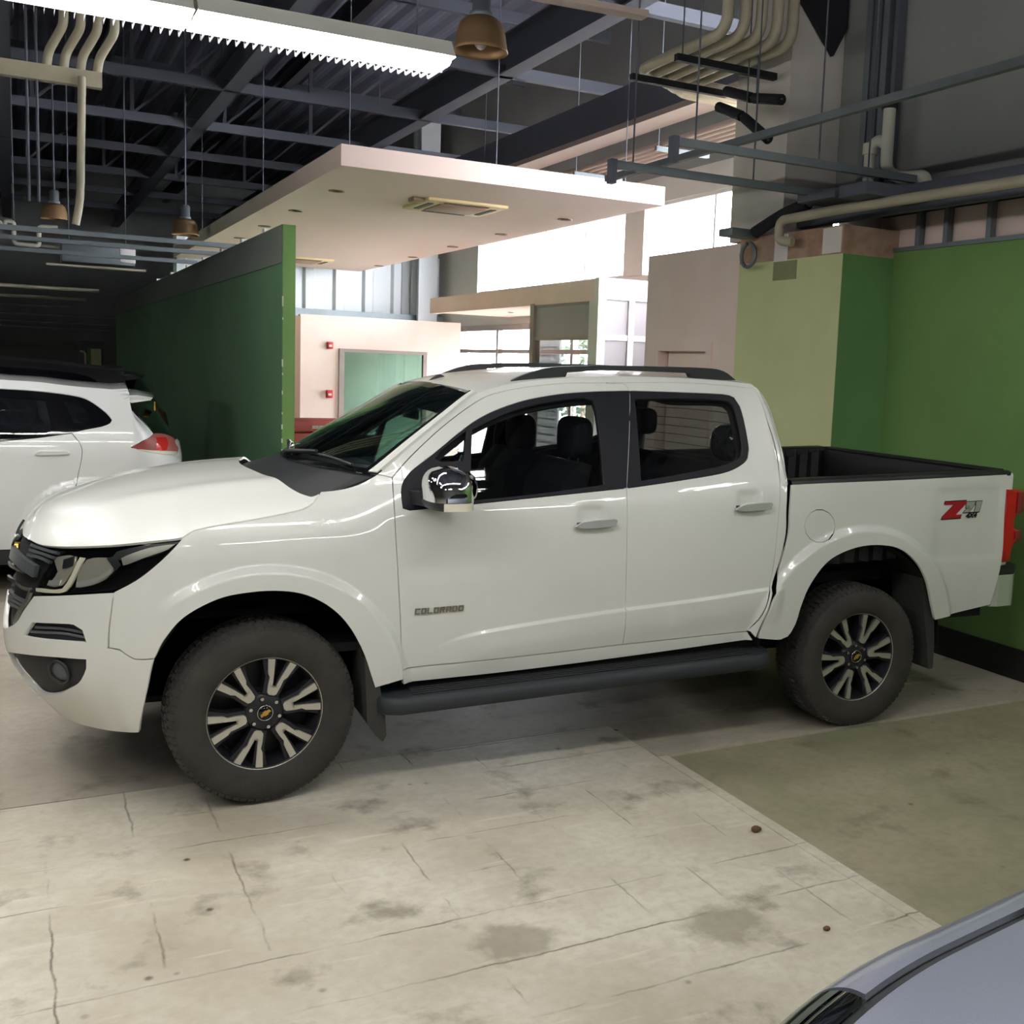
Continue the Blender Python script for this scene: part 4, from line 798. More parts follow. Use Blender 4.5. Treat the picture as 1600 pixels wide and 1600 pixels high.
# roof rails, aerial
rail_out = [(785, 601, 1), (815, 587), (845, 577), (870, 573), (940, 571), (1000, 572), (1100, 575), (1128, 580), (1147, 594, 1), (1078, 593, 1), (1074, 583, 1), (1000, 580), (940, 579), (884, 582, 1), (879, 596, 1)]
pl = Surf(lambda x, z: np.stack([x, 0*x-.585, z], -1), (.9, 2.7), (1.6, 2.0), 60); rp = trace(pl, rail_out); rp = offset(rp, 0)
for sg in (-1, 1):
    b = MB().prism([tuple(p) for p in rp], 'y', sg*.585-.018, sg*.585+.018); bevel(fix_normals(b.build('roof_rail', 'trim', truck)), .006, 2)
ant = MB().prism([(.93, 1.772), (1.03, 1.782), (1.035, 1.80), (1.0, 1.815), (.985, 1.812), (.95, 1.785)], 'y', -.018, .018); bevel(fix_normals(ant.build('roof_aerial', 'trim', truck)), .006)
# --- bed: liner, rail caps, tailgate, lamps, bumper
zr = lambda x, z: z+RAKE*x
bx0, bx1 = 2.60, 4.08
L = MB()
zt = lambda x: 1.262+RAKE*x+.012
def quad(b, *p): b.add(p, [(0, 1, 2, 3)]); return b
lin_ = MB()
for sg in (-1, 1):
    y0, y1 = sg*.80, sg*.765
    n = 15; xs = np.linspace(bx0+.02, bx1-.02, n*2+1)                                           # ribbed side wall
    top = np.array([[(x, y0-sg*.02*(i % 2), zt(x)-.01) for i, x in enumerate(xs)], [(x, y0-sg*.02*(i % 2), .80+RAKE*x) for i, x in enumerate(xs)]])
    lin_.grid(top, False, sg > 0)
lin_.grid(np.array([[(bx0+.03-.02*(i % 2), y, zt(bx0)-.01) for i, y in enumerate(np.linspace(-.80, .80, 21))], [(bx0+.03-.02*(i % 2), y, .87) for i, y in enumerate(np.linspace(-.80, .80, 21))]]), False)
lin_.grid(np.array([[(bx0, y, .80+RAKE*bx0+.012*(i % 2)) for i, y in enumerate(np.linspace(-.80, .80, 31))], [(bx1, y, .80+RAKE*bx1+.012*(i % 2)) for i, y in enumerate(np.linspace(-.80, .80, 31))]]), False)
bl = lin_.build('bed_liner', 'liner', truck)
for sg in (-1, 1):
    xs = np.linspace(2.585, 4.078, 24); prof = [(.908, -.052), (.912, -.012), (.902, .002), (.885, .006), (.80, .004), (.785, -.01), (.785, -.06)]
    P = np.array([[(x, sg*py, zt(x)+(pz*(1-.6*sstep(3.7, 4.05, x)) if pz < 0 else pz)) for py, pz in prof] for x in xs])
    MB().grid(P, True, sg < 0).build('bed_rail_cap', 'liner', truck)
b = MB().grid(np.array([[(x, y, zt(2.59)+.004-z) for y in np.linspace(-.88, .88, 8)] for x, z in ((2.585, .05), (2.585, 0), (2.64, 0), (2.65, .05))]), False); b.build('bed_rail_cap', 'liner', truck)
for y in (-.1, .0): MB().lathe([(0, -.012), (.014, -.012), (.016, 0)], (2.78+y, .776, zt(2.8)-.04), 'y', 12).build('tie_down', 'chrome_soft', bl)
MB().rbox(4.05, 4.075, -.80, .80, .92, zt(4.1)-.015, .008).build('tailgate_liner', 'liner', bl)
tg = MB().rbox(4.075, 4.125, -.80, .80, .74, zt(4.1)-.012, .012).build('tailgate', 'paint', truck)
MB().rbox(4.065, 4.135, -.80, .80, zt(4.1)-.014, zt(4.1)+.006, .006).build('tailgate_cap', 'liner', tg)
MB().rbox(4.125, 4.145, -.12, .12, 1.13, 1.20, .008).build('tailgate_handle', 'chrome_soft', tg)
for sg in (-1, 1):
    ys = sorted((sg*.80, sg*.906))
    MB().rbox(4.02, 4.115, *ys, .845, zt(4.1)-.004, .02, 3).build('bed_post', 'paint', truck)
    P = []
    for z, rx in ((.868, .055), (.875, .075), (.95, .08), (.972, .10), (.985, .128), (1.03, .138), (1.052, .136), (1.058, .10), (1.066, .085), (1.12, .085), (1.135, .10), (1.16, .128), (1.22, .142), (1.268, .140), (1.282, .125), (1.288, .06)):
        cx_, cy_ = 4.085, sg*.862
        P.append([(cx_+((rx-.018) if math.cos(a) > 0 else .04)*math.copysign(abs(math.cos(a))**.6, math.cos(a)), cy_+sg*(.055 if z > .87 else .04)*math.copysign(abs(math.sin(a))**.6, math.sin(a)), z) for a in np.linspace(0, 2*math.pi, 29)])
    tl = fix_normals(MB().grid(np.array(P), True).add(P[-1][:-1], [tuple(range(28))]).add(P[0][:-1], [tuple(range(28))]).build('taillight', 'red_lens', truck))
    for z0, z1 in ((1.15, 1.272), (.985, 1.05)):
        P = [[(4.085+.128*math.copysign(abs(math.cos(a))**.6, math.cos(a))*s, sg*.862+sg*.058*math.copysign(abs(math.sin(a))**.6, math.sin(a))*s, z) for a in np.linspace(-1.35, 1.35, 15)] for z, s in ((z0, .93), (z0+.02, 1.), (z1-.02, 1.), (z1, .96))]
        MB().sheet(np.array(P) if sg > 0 else np.array(P)[:, ::-1], .004).build('lamp_lens', 'red_dark', tl)
pb = [(4.00, -.885), (4.06, -.905), (4.17, -.90), (4.235, -.85), (4.26, -.72), (4.265, -.4)]; pb = pb+[(x, -y) for x, y in pb[::-1]]+[(4.10, .80), (4.10, -.80)]
rb = bevel(fix_normals(MB().prism(pb, 'z', .612, .795).build('rear_bumper', 'chrome_bright', truck)), .018, 3)
MB().prism([(x-.012*(x < 4.05), y*1.004) for x, y in pb], 'z', .80, .842).build('bumper_step', 'trim', rb); 
for sg in (-1, 1): MB().prism([(3.955, .65), (4.01, .62), (4.05, .80), (4.02, .835), (3.99, .78)], 'y', sg*.86, sg*.902).build('bumper_end', 'trim', rb)
# --- running boards, flaps, wheel housings, underside
for sg in (-1, 1):
    pts = [(.47, .80), (.47, .93), (.50, .985), (.56, 1.015), (2.40, 1.015), (2.46, .985), (2.49, .93), (2.49, .80)]
    b = MB(); lv = [(.362, .0), (.352, -.012), (.352, -.03)]
    zz = [(.336, -.035), (.345, -.008), (.375, .0), (.405, -.006), (.415, -.022)]
    P = [[(x, sg*(y+o_), z+RAKE*x) for x, y in pts+pts[:1]] for z, o_ in zz]
    b.grid(np.array(P), True, sg > 0); b.add(P[-1][:-1], [tuple(range(8))]); b.add(P[0][:-1], [tuple(range(8))])
    rbd = fix_normals(b.build('running_board', 'step', truck))
    t = MB()
    for k in range(5): t.rbox(.62, 2.36, *sorted((sg*(.84+.028*k), sg*(.852+.028*k))), 0, .006, .002, 1)
    t.build('step_tread', 'trim_matt', rbd, Matrix.Translation((0, 0, .4155)) @ Matrix.Shear('XY', 4, (0, 0)) @ Matrix(((1, 0, 0, 0), (0, 1, 0, 0), (RAKE, 0, 1, 0), (0, 0, 0, 1))))
    br = MB()
    for x in (.8, 1.5, 2.2): br.bar((x, sg*.55, .44), (x, sg*.95, .36+RAKE*x), .05, .03)
    br.build('step_bracket', 'dark', rbd)
    y0, y1 = sorted((sg*.66, sg*.925))
    f = MB().prism([(.415, .60), (.43, .62), (.47, .53), (.505, .36), (.515, .25), (.50, .222), (.47, .25), (.43, .31)], 'y', y0, y1); bevel(fix_normals(f.build('mud_flap', 'flap', truck)), .006)
    f = MB().prism([(3.50, .80), (3.53, .80), (3.60, .62), (3.62, .40), (3.62, .285), (3.59, .28), (3.57, .40), (3.53, .60)], 'y', sorted((sg*.64, sg*.90))[0], sorted((sg*.64, sg*.90))[1]); bevel(fix_normals(f.build('mud_flap', 'flap', truck)), .006)
    for cx_, cz_, r_, nm in ((0., .40, .545, 'front'), (3.05, .42, .60, 'rear')):
        an = np.linspace(-.02, math.pi+.02, 30)
        P = np.array([[(cx_+r_*math.cos(a), sg*y, cz_+r_*math.sin(a)) for a in an] for y in ((.80 if nm == 'front' else .895), .50)])
        w = MB().grid(P, True, sg < 0); w.add([(cx_+r_*math.cos(a), sg*.50, cz_+r_*math.sin(a)) for a in an], [tuple(range(30))])
        w.build('wheel_housing', 'dark', truck)
ub = MB().box(-.75, 4.0, -.5, .5, .36, .72).box(.56, 2.48, -.84, .84, .44, .60).box(3.62, 4.0, -.84, .84, .55, .80).box(-.80, -.45, -.40, .40, .42, .9)
ub.build('underbody', 'dark', truck)
MB().lathe([(.0, 0), (.05, .0), (.05, 1.1), (0, 1.1)], (3.05, -.55, .36), 'y', 16).lathe([(.0, -.12), (.10, -.12), (.14, 0), (.10, .12), (0, .12)], (3.05, 0.1, .36), 'y', 20).tube([(2.3, -.3, .40), (4.0, -.3, .42)], .04, 10).build('rear_axle', 'dark', truck)
# --- wheels
def make_wheel(parent, steer, c, phase, out=-1, R=.387, rim=.245, yo=-.785):
    def q(mb, name, m, par, extra=None): 
        o = mb.build(name, m, None); o.matrix_basis = Matrix.Translation(c) @ Matrix.Rotation(steer, 4, 'Z') @ (Matrix.Rotation(math.pi, 4, 'Z') if out > 0 else Matrix.Identity(4)); put(o, par); return o
    k = R/.387; ri = rim; t = MB()
    t.lathe([(ri-.012, -.100), (ri+.004, -.116), (ri+.03*k, -.126), (.318*k, -.132), (.352*k, -.126), (.370*k, -.116), (.380*k, -.098), (.3815*k, -.05), (.3815*k, .05), (.380*k, .098), (.370*k, .116), (.352*k, .126), (.318*k, .13), (ri, .115)], (0, 0, 0), 'y', 96)
    for i in range(72):
        a = 2*math.pi*i/72; ca, sa = math.cos(a), math.sin(a); tx, tz = -sa, ca
        for y0, y1, r0, r1, sh in ((-.122, -.072, .362, .387, 0), (-.062, -.012, .376, .387, .5), (.012, .062, .376, .387, 0), (.072, .122, .362, .387, .5)):
            a2 = a+sh*2*math.pi/72; ca, sa = math.cos(a2), math.sin(a2); tx, tz = -sa, ca; w = .0118*k; vs = []
            for r in (r0*k, r1*k):
                for yy, s_ in ((y0, -1), (y0, 1), (y1, 1), (y1, -1)):
                    y_ = yy if r == r0*k else yy*.985; rr = r-(.014 if (abs(yy) > .1 and r == r1*k) else 0)
                    vs.append((ca*rr+tx*w*s_, y_, sa*rr+tz*w*s_))
            t.add(vs, [(0, 3, 2, 1), (4, 5, 6, 7), (0, 1, 5, 4), (1, 2, 6, 5), (2, 3, 7, 6), (3, 0, 4, 7)])
    wheel = q(t, 'wheel', 'rubber', parent)
    r = MB().lathe([(ri-.010, -.100), (ri-.013, -.088), (ri-.022, -.06), (ri-.03, -.02), (ri-.03, .11)], (0, 0, 0), 'y', 64)
    r.lathe([(ri-.03, .02), (.03, .015)], (0, 0, 0), 'y', 48)
    r.lathe([(.0, -.085), (.070, -.085), (.082, -.078), (.088, -.05), (.088, .0)], (0, 0, 0), 'y', 32)
    def pol(rad, lat, an, y): return (rad*math.cos(an)-lat*math.sin(an), y, rad*math.sin(an)+lat*math.cos(an))
    for i in range(6):
        an = phase+i*math.pi/3
        for sgn in (-1, 1):                                       # dark twin spokes under the machined faces
            A = [(.075, sgn*.0, ), (.075, sgn*.034), (.15, sgn*.046), (ri-.016, sgn*.088), (ri-.014, sgn*.022), (.14, sgn*.006)]
            r.add([pol(x, y, an, -.086+.02*(x > .2)*0) for x, y in A]+[pol(x, y, an, -.03) for x, y in A], [(0, 1, 2, 3, 4, 5)]+[(j, j+6, (j+1) % 6+6, (j+1) % 6) for j in range(6)])
    rim_o = q(r, 'rim', 'rim_dark', wheel); fix_normals(rim_o)
    q(MB().lathe([(ri-.001, -.098), (ri-.001, -.106), (ri-.006, -.107), (ri-.010, -.100)], (0, 0, 0), 'y', 80), 'rim_lip', 'rim_silver', wheel)
    V = [(.078, -.010), (.086, -.020), (.12, -.027), (.15, -.030), (.165, -.042), (ri-.009, -.066), (ri-.006, -.035), (.17, -.018), (.115, -.006), (.108, 0), (.115, .006), (.17, .018), (ri-.006, .035), (ri-.009, .066), (.165, .042), (.15, .030), (.12, .027), (.086, .020), (.078, .010)]
    for i in range(6):
        an = phase+i*math.pi/3; n = len(V); mb = MB()
        top = [pol(x, y, an, -.094-.006*(x/.24)) for x, y in V]; bot = [pol(x, y, an, -.080) for x, y in V]
        half = [(j, j+1, n-2-j, n-1-j) for j in range(9)]
        mb.add(top+bot, [(0, 1, 17, 18), (1, 2, 16, 17), (2, 3, 10, 16) if False else (2, 8, 10, 16), (8, 9, 10), (2, 3, 7, 8), (3, 4, 6, 7) if False else (3, 4, 7), (4, 5, 6, 7), (16, 10, 11, 15), (15, 11, 14), (14, 11, 12, 13)]+[(j, j+n, (j+1) % n+n, (j+1) % n) for j in range(n)])
        fix_normals(q(mb, 'spoke', 'rim_silver', wheel))
        an2 = an+math.pi/6; p = pol(.062, 0, an2, 0)
        q(MB().lathe([(0, -.098), (.008, -.098), (.010, -.09), (.010, -.08)], (p[0], 0, p[2]), 'y', 6, False), 'lug_nut', 'chrome_soft', wheel)
    q(MB().lathe([(0, -.097), (.028, -.096), (.033, -.09), (.034, -.07)], (0, 0, 0), 'y', 28), 'hub_cap', 'gloss_black', wheel)
    q(MB().lathe([(.030, -.0955), (.032, -.098), (.0345, -.094), (.034, -.09)], (0, 0, 0), 'y', 28), 'hub_ring', 'chrome_soft', wheel)
    ca, sa = math.cos(.55), math.sin(.55); bt = [(-.024, -.006), (-.009, -.006), (-.006, -.010), (.010, -.010), (.007, -.006), (.024, -.006), (.020, .006), (.006, .006), (.009, .010), (-.007, .010), (-.010, .006), (-.020, .006)]
    q(MB().prism([(x*ca-z*sa, x*sa+z*ca) for x, z in bt], 'y', -.1005, -.096), 'bowtie_emblem', 'gold', wheel)
    return wheel
w1 = make_wheel(truck, .09, (0, -.785, .387), math.radians(12))
w2 = make_wheel(truck, 0., (3.096, -.785, .387), math.radians(8))
def twin(w, m):
    c = w.copy(); link(c); c.matrix_basis = m @ w.matrix_basis
    for ch in [x for x in D.objects if x.parent == w]:
        d = ch.copy(); link(d); d.parent = c; d.matrix_parent_inverse = ch.matrix_parent_inverse.copy()
    return c
far = lambda x: Matrix.Translation((x, 0, 0)) @ Matrix.Rotation(math.pi, 4, 'Z') @ Matrix.Translation((-x, 0, 0))
TI = Matrix.Translation((1.6, 0, 0))
for w, x in ((w1, 0), (w2, 3.096)):
    c = twin(w, Matrix.Identity(4)); c.matrix_basis = far(x) @ w.matrix_basis; c.matrix_parent_inverse = w.matrix_parent_inverse
# --- cabin
cabin = MB().box(.25, 2.5, -.78, .78, .60, .64).box(.42, .75, -.78, .78, .64, 1.16).build('cabin_floor', 'cabin', truck)
dp = [(.30, 1.16), (.30, 1.30), (.42, 1.345), (.62, 1.345), (.80, 1.30), (.86, 1.18), (.80, .95), (.6, .9)]
dash = bevel(fix_normals(MB().prism(dp, 'y', -.80, .80).build('dashboard', 'cabin', truck)), .02)
MB().prism([(.62, 1.345), (.66, 1.385), (.80, 1.375), (.84, 1.32), (.80, 1.30)], 'y', -.58, -.20).build('instrument_hood', 'cabin', dash)
sw = MB(); cs, ax = Vector((.93, -.38, 1.27)), Vector((-.88, 0, .47)).normalized(); u_ = Vector((0, 1, 0)); v_ = ax.cross(u_)
sw.tube([cs+(u_*math.cos(a)+v_*math.sin(a))*.185 for a in np.linspace(0, 2*math.pi, 36)], .014, 8, False).tube([cs, cs+ax*.2], .03, 8)
for a in (0, math.pi, -math.pi/2): sw.tube([cs, cs+(u_*math.cos(a)+v_*math.sin(a))*.185], .014, 6)
sw.build('steering_wheel', 'gloss_black', truck)
def seat(x, y, wd, rear=False, head='seat'):
    h = -.02 if not rear else .0
    s = MB().rbox(x-.5, x+.02, y-wd, y+wd, .82, 1.0, .05)
    bk = [(x-.02, .92), (x+.10, .90), (x+.22, 1.40), (x+.16, 1.42), (x+.06, 1.30)]
    o = s.build('seat', 'seat', truck)
    b = bevel(fix_normals(MB().prism(bk, 'y', y-wd*.95, y+wd*.95).build('seat_back', 'seat', o)), .04, 3)
    return o
for y in (-.38, .38):
    s_ = seat(1.38, y, .25); MB().ball((1.605, y, 1.525 if y < 0 else 1.495), .062, .135, .105, 24, 14, .55).build('headrest', 'seat', s_)
    MB().tube([(1.60, y-.06, 1.36), (1.605, y-.06, 1.47)], .007, 6).tube([(1.60, y+.06, 1.36), (1.605, y+.06, 1.47)], .007, 6).build('headrest_post', 'chrome_soft', s_)
s_ = seat(2.18, 0, .68, True)
MB().ball((2.40, .40, 1.575), .06, .12, .08, 24, 14, .55).build('headrest', 'seat', s_)
h = MB().ball((2.395, -.60, 1.515), .080, .125, .100, 28, 18, .8).build('headrest', 'vinyl', s_); h['label'] = 'glossy black headrest'
im = MB().rbox(.84, .862, -.13, .13, 1.585, 1.655, .01).tube([(.86, 0, 1.64), (.90, 0, 1.72)], .012, 8).build('interior_mirror', 'cabin', truck)
MB().sheet(rf[3:-2, 4:-4]-np.array([0, 0, .035]), .006).build('headliner', 'headliner', truck)
wuv = project(ws.reshape(-1, 3)); wfl = ws.reshape(-1, 3)
def ws_at(u, v, lift):
    d = ((wuv-np.array([u, v]))**2).sum(1); i = d.argsort()[:4]; w_ = 1/(d[i]+.5); return (wfl[i]*w_[:, None]).sum(0)/w_.sum()+np.array([-lift*.6, 0, lift])
pp = [[ws_at(551, 751, -.02), ws_at(584, 741, -.02)], [ws_at(553, 730, -.02), ws_at(597, 724, -.02)]]
MB().sheet(np.array(pp), .001, False).build('inspection_sheet', 'paper', wso)
# ================================================================ OTHER CARS
def suv_w(x, z):
    w = pchip([.2, .35, .6, .85, 1.05, 1.15, 1.25, 1.40, 1.52, 1.60, 1.66, 1.72], [.84, .87, .90, .91, .905, .895, .872, .80, .73, .67, .60, .5])(z)
    for c in (-.65, -3.42):
        r = np.hypot(x-c, z-.36); w = w+.018*(1-sstep(.50, .54, r))
    return w-.30*np.clip((-3.55-x)/.85, 0, 1)**2
SUVS = Side(4.51, .91, suv_w, -.36, .43, 2.4, 1, pchip([.2, .5, .8, 1.0, 1.15, 1.3, 1.5, 1.65], [.06, 0, -.01, .0, .03, .12, .26, .30]))
SV = Surf(SUVS, (-4.4, -.36+SUVS.L[-1]*.98), (.25, 1.70), 220); SE = -.36+SUVS.L[-1]
suv = thing('suv', 'white suv with red tail lamp parked behind the bonnet of the pickup', 'car', (-2, 4.5, 0))
def V2(name, m, path, holes=(), parent=None, **k): return panel(name, m, parent or suv, SV, trace(SV, path), [trace(SV, p) for p in holes], mirror=4.51, **k)
dlo_low = [(112, 676), (135, 671), (160, 666), (172, 661), (175, 656, 1)]
dlo_up = [(175, 655), (166, 645), (140, 626), (115, 618), (60, 611), (0, 607), ('d', -1.8, 1.575), ('d', -2.5, 1.50), ('d', -3.0, 1.30), ('d', -3.35, 1.08, 1)]
arc = lambda cx_, r, a0, a1, n=9: [('d', cx_+r*math.cos(a), .36+r*math.sin(a)) for a in np.radians(np.linspace(a0, a1, n))]
top_e = [(200, 633, 1), (192, 618, 1), (180, 615), (120, 604), (60, 597), (0, 593), ('d', -1.8, 1.655), ('d', -2.4, 1.60), ('d', -3.0, 1.41), ('d', -3.62, 1.06, 1)]
a_ = arc(-.65, .48, 101, -3); 
V2('body_side', 'paint_suv', [(112, 676, 1), (126, 695), (128, 712), (123, 738), a_[0]+(1,)]+a_[1:-1]+[a_[-1]+(1,), ('d', -.20, .40, 1), ('d', SE, .42, 1), ('d', SE, .98, 1), (276, 712, 1), (240, 707), (204, 699, 1), (225, 688), (240, 678, 1), (215, 651)]+top_e+[('d', -3.40, 1.06, 1)]+dlo_up[::-1][:-1]+dlo_low[::-1][:-1], h=.03)
V2('rear_door', 'paint_suv', [(112, 677, 1), (60, 684), (0, 690), ('d', -2.05, 1.055, 1), ('d', -2.05, .36, 1), ('d', -1.2, .36, 1)]+arc(-.65, .48, 178, 102)+[(123, 738), (128, 712), (126, 695)], h=.03)
V2('front_door', 'paint_suv', [('d', -2.06, 1.055, 1), ('d', -3.36, 1.05, 1), ('d', -3.0, .80), ('d', -2.92, .36, 1), ('d', -2.06, .36, 1)], h=.04)
V2('front_wing', 'paint_suv', [('d', -3.37, 1.06, 1), ('d', -3.7, 1.06), ('d', -4.32, .88, 1), ('d', -4.36, .40, 1), ('d', -3.9, .34, 1)]+arc(-3.42, .47, -3, 183)+[('d', -2.93, .36, 1), ('d', -3.01, .80)], h=.04)
V2('arch_cladding', 'trim_matt', arc(-.65, .48, -5, 185, 15)+arc(-.65, .41, 185, -5, 15), lift=.004, h=.03); V2('arch_cladding', 'trim_matt', arc(-3.42, .47, -5, 185, 15)+arc(-3.42, .40, 185, -5, 15), lift=.004, h=.03)
V2('sill_cladding', 'trim_matt', [('d', -2.95, .355, 1), ('d', -1.18, .355, 1), ('d', -1.15, .24, 1), ('d', -3.0, .24, 1)], h=.05)
V2('rear_skirt', 'trim_matt', [('d', -.22, .40, 1), ('d', SE, .415, 1), ('d', SE, .28, 1), ('d', -.24, .28, 1)], h=.05)
V2('window_surround', 'gloss_black', [(112, 676)]+dlo_low[1:]+dlo_up[1:]+[('d', -2.4, 1.07), (0, 690), (60, 684)], [[(100, 627, 1), (120, 631), (135, 641), (140, 652), (128, 661), (116, 660, 1)], [(70, 627, 1), (0, 622), ('d', -1.75, 1.53), ('d', -2.08, 1.50, 1), ('d', -2.08, 1.10, 1), (0, 686), (75, 678, 1), (80, 668, 1)], [('d', -2.2, 1.48, 1), ('d', -2.55, 1.42), ('d', -2.95, 1.27), ('d', -3.22, 1.10, 1), ('d', -2.2, 1.09, 1)]], lift=-.004, h=.04)
V2('window_glass', 'glass_dark', [(98, 626, 1), (120, 629), (137, 641), (142, 652), (128, 663), (114, 661, 1)], lift=-.010, flange=.004, h=.05); V2('window_glass', 'glass_dark', [(72, 625, 1), (0, 620), ('d', -1.75, 1.54), ('d', -2.1, 1.51, 1), ('d', -2.1, 1.09, 1), (0, 688), (77, 680, 1), (82, 668, 1)], lift=-.010, flange=.004, h=.05); V2('window_glass', 'glass_dark', [('d', -2.19, 1.49, 1), ('d', -2.55, 1.43), ('d', -2.96, 1.28), ('d', -3.25, 1.09, 1), ('d', -2.19, 1.08, 1)], lift=-.010, flange=.004, h=.05)
tls = V2('taillight', 'red_dark', [(204, 699, 1), (225, 688), (241, 677, 1), (255, 678), (270, 684), (277, 693), (278, 704), (275, 711, 1), (240, 707)], lift=.004, h=.02)
for o, sg in zip(tls, (1, -1)):
    for nm, m, pth in (('lamp_core', 'red_lens', [(243, 684, 1), (258, 684), (262, 690), (258, 704), (242, 703, 1)]), ('lamp_strip', 'amber', [(214, 702), (240, 704), (276, 706), (275, 711), (240, 708)])):
        a = panel(nm, m, o, SV, trace(SV, pth), mirror=4.51, lift=.006, flange=.006, gap=0, h=.02); k = 0 if sg == 1 else 1; D.objects.remove(a[1-k])
dpil = trace(SV, [(200, 633), (215, 651), (240, 678)], False); DP = SUVS(dpil[:, 0], dpil[:, 1]); DP = DP[np.argsort(DP[:, 2])]
hz = np.array([1.50, 1.473, 1.40, 1.328, 1.26, 1.197, 1.15, 1.129, 1.08, 1.028, .97, .905, .80]); hx = np.interp(-hz, -np.array([1.50, 1.473, 1.328, 1.197, 1.129, 1.028, .905, .80]), np.array([-.205, -.19, -.107, -.029, .03, .049, .044, .03]))
rows = []
for z, xc in zip(hz, hx):
    if z >= DP[0, 2]: xe = np.interp(z, DP[:, 2], DP[:, 0]); we = 4.51-np.interp(z, DP[:, 2], DP[:, 1])
    else: xe = xc-.16; we = .62 if z > 1.0 else .78
    aa = np.linspace(-1, 1, 41); rows.append(np.stack([xc+.012-(xc+.012-xe)*abs(aa)**3.2, 4.51+aa*we, z+0*aa], -1))
rows = np.array(rows)
MB().sheet(rows[:7, ::-1], .01).build('rear_glass', 'glass_dark', suv); MB().sheet((rows[:7]-np.array([.02, 0, 0]))[:, ::-1], .01).build('rear_backing', 'gloss_black', suv); MB().sheet(rows[6:, ::-1], .01).build('tailgate', 'paint_suv', suv)
MB().rbox(-.165, -.155, 4.02, 4.12, 1.40, 1.47, .002, 1).build('sticker', mat('yellow sticker', rgb(214, 160, 40), .6), suv)
rc = trace(SV, [(192, 618), (180, 615), (120, 604), (60, 597), (0, 593), ('d', -1.8, 1.655), ('d', -2.4, 1.60)], False); C = SUVS(rc[:, 0], rc[:, 1]); C[:, 1] -= 4.51; G = across(C, lambda b: .0*b, lambda b: .022+.0*b, p=2.4); G[..., 1] += 4.51
MB().sheet(G[:, ::-1], .02).build('roof', 'paint_suv', suv)
C2 = SUVS(*trace(SV, [('d', -2.4, 1.60), ('d', -3.0, 1.41), ('d', -3.62, 1.06)], False).T); C2[:, 1] -= 4.51; G2 = across(C2, lambda b: .10+.12*b, lambda b: .05*(1-b)); G2[..., 1] += 4.51; MB().sheet(G2[:, ::-1], .008).build('windscreen', 'glass_dark', suv)
e0, e1 = G2[-1], None
nose = np.stack([G2[-1], np.array([[-4.2+.12*a*a, 4.51+a*.60, .92] for a in np.linspace(-1, 1, 41)]), np.array([[-4.42+.10*a*a, 4.51+a*.62, .78] for a in np.linspace(-1, 1, 41)]), np.array([[-4.46+.10*a*a, 4.51+a*.62, .35] for a in np.linspace(-1, 1, 41)])], 0); MB().sheet(nose[:, ::-1], .01).build('bonnet', 'paint_suv', suv)
sp0 = G[0]; aa = np.linspace(-1, 1, 41); wr_ = abs(sp0[0, 1]-4.51)
tip = np.stack([-.185+.03*(1-aa**2), 4.51+aa*(wr_-.03), 1.512+.012*(1-aa**2)], -1); low = np.stack([-.20+.03*(1-aa**2), 4.51+aa*(wr_-.04), 1.492+.012*(1-aa**2)], -1); ins = np.stack([-.34+0*aa, 4.51+aa*(wr_-.0), 1.47+0*aa], -1)
prof_ = [sp0+np.array([0, 0, .002]), sp0*.5+tip*.5+np.array([0, 0, .012]), tip, low, ins, sp0+np.array([.01, 0, -.03])]
mbs = MB().grid(np.array(prof_+prof_[:1])[::-1, ::-1], True)
for j in (0, -1): mbs.add([p[j] for p in prof_], [tuple(range(6))])
fix_normals(mbs.build('roof_spoiler', 'paint_suv', suv))
for sg in (-1, 1):
    x0 = -.90; w = suv_w(np.array([x0]), np.array([1.10]))[0]
    bevel(fix_normals(MB().prism([(-1.02, 1.083), (-.98, 1.075), (-.80, 1.082), (-.775, 1.092), (-.80, 1.105), (-.98, 1.105)], 'y', 4.51+sg*(w-.005), 4.51+sg*(w+.028)).build('door_handle', 'paint_suv', suv)), .006)
    MB().rbox(-3.0, -2.75, *sorted((4.51+sg*.92, 4.51+sg*1.12)), 1.05, 1.22, .05, 3).build('wing_mirror', 'paint_suv', suv)
fo = [(-.62, 1.01), (-.40, 1.01), (-.375, 1.03), (-.375, 1.13), (-.40, 1.15), (-.58, 1.15), (-.62, 1.12)]
panel('fuel_door', 'paint_suv', suv, SV, offset(np.array(fo), 0), gap=0, lift=.002, flange=.004, h=.05)
MB().box(-4.1, -.2, 3.88, 5.14, .30, .95).box(-3.3, -.3, 3.86, 5.16, .95, 1.03).build('underbody', 'dark', suv)
for sx in (-.65, -3.42):
    for sg in (-1, 1):
        w = twin(w2 if sg < 0 else w2, None or Matrix.Identity(4)); w.parent = suv; w.matrix_parent_inverse = wmat(suv).inverted()
        w.matrix_basis = Matrix.Translation((sx, 4.51+sg*.77, .36)) @ Matrix.Diagonal((.93, .93, .93, 1)) @ (Matrix.Rotation(math.pi, 4, 'Z') if sg > 0 else Matrix.Identity(4))
# black car behind it: the same body form, dark paint
bk = copy_tree(suv); bk['label'] = 'black car parked deeper in the dark behind the white suv'; bk.name = 'black_car'
bk.location = (-2-.05, 4.5+2.85, 0); bk.scale = (1.06, 1.0, 1.07)
def repaint(o):
    for sl in o.material_slots:
        if sl.material and sl.material.name.startswith('white suv'): sl.link = 'OBJECT'; sl.material = MT['paint_black']
    for c in [x for x in D.objects if x.parent == o]: repaint(c)
repaint(bk)
for c in [x for x in D.objects if x.parent == bk and x.name.startswith('sticker')]: D.objects.remove(c)
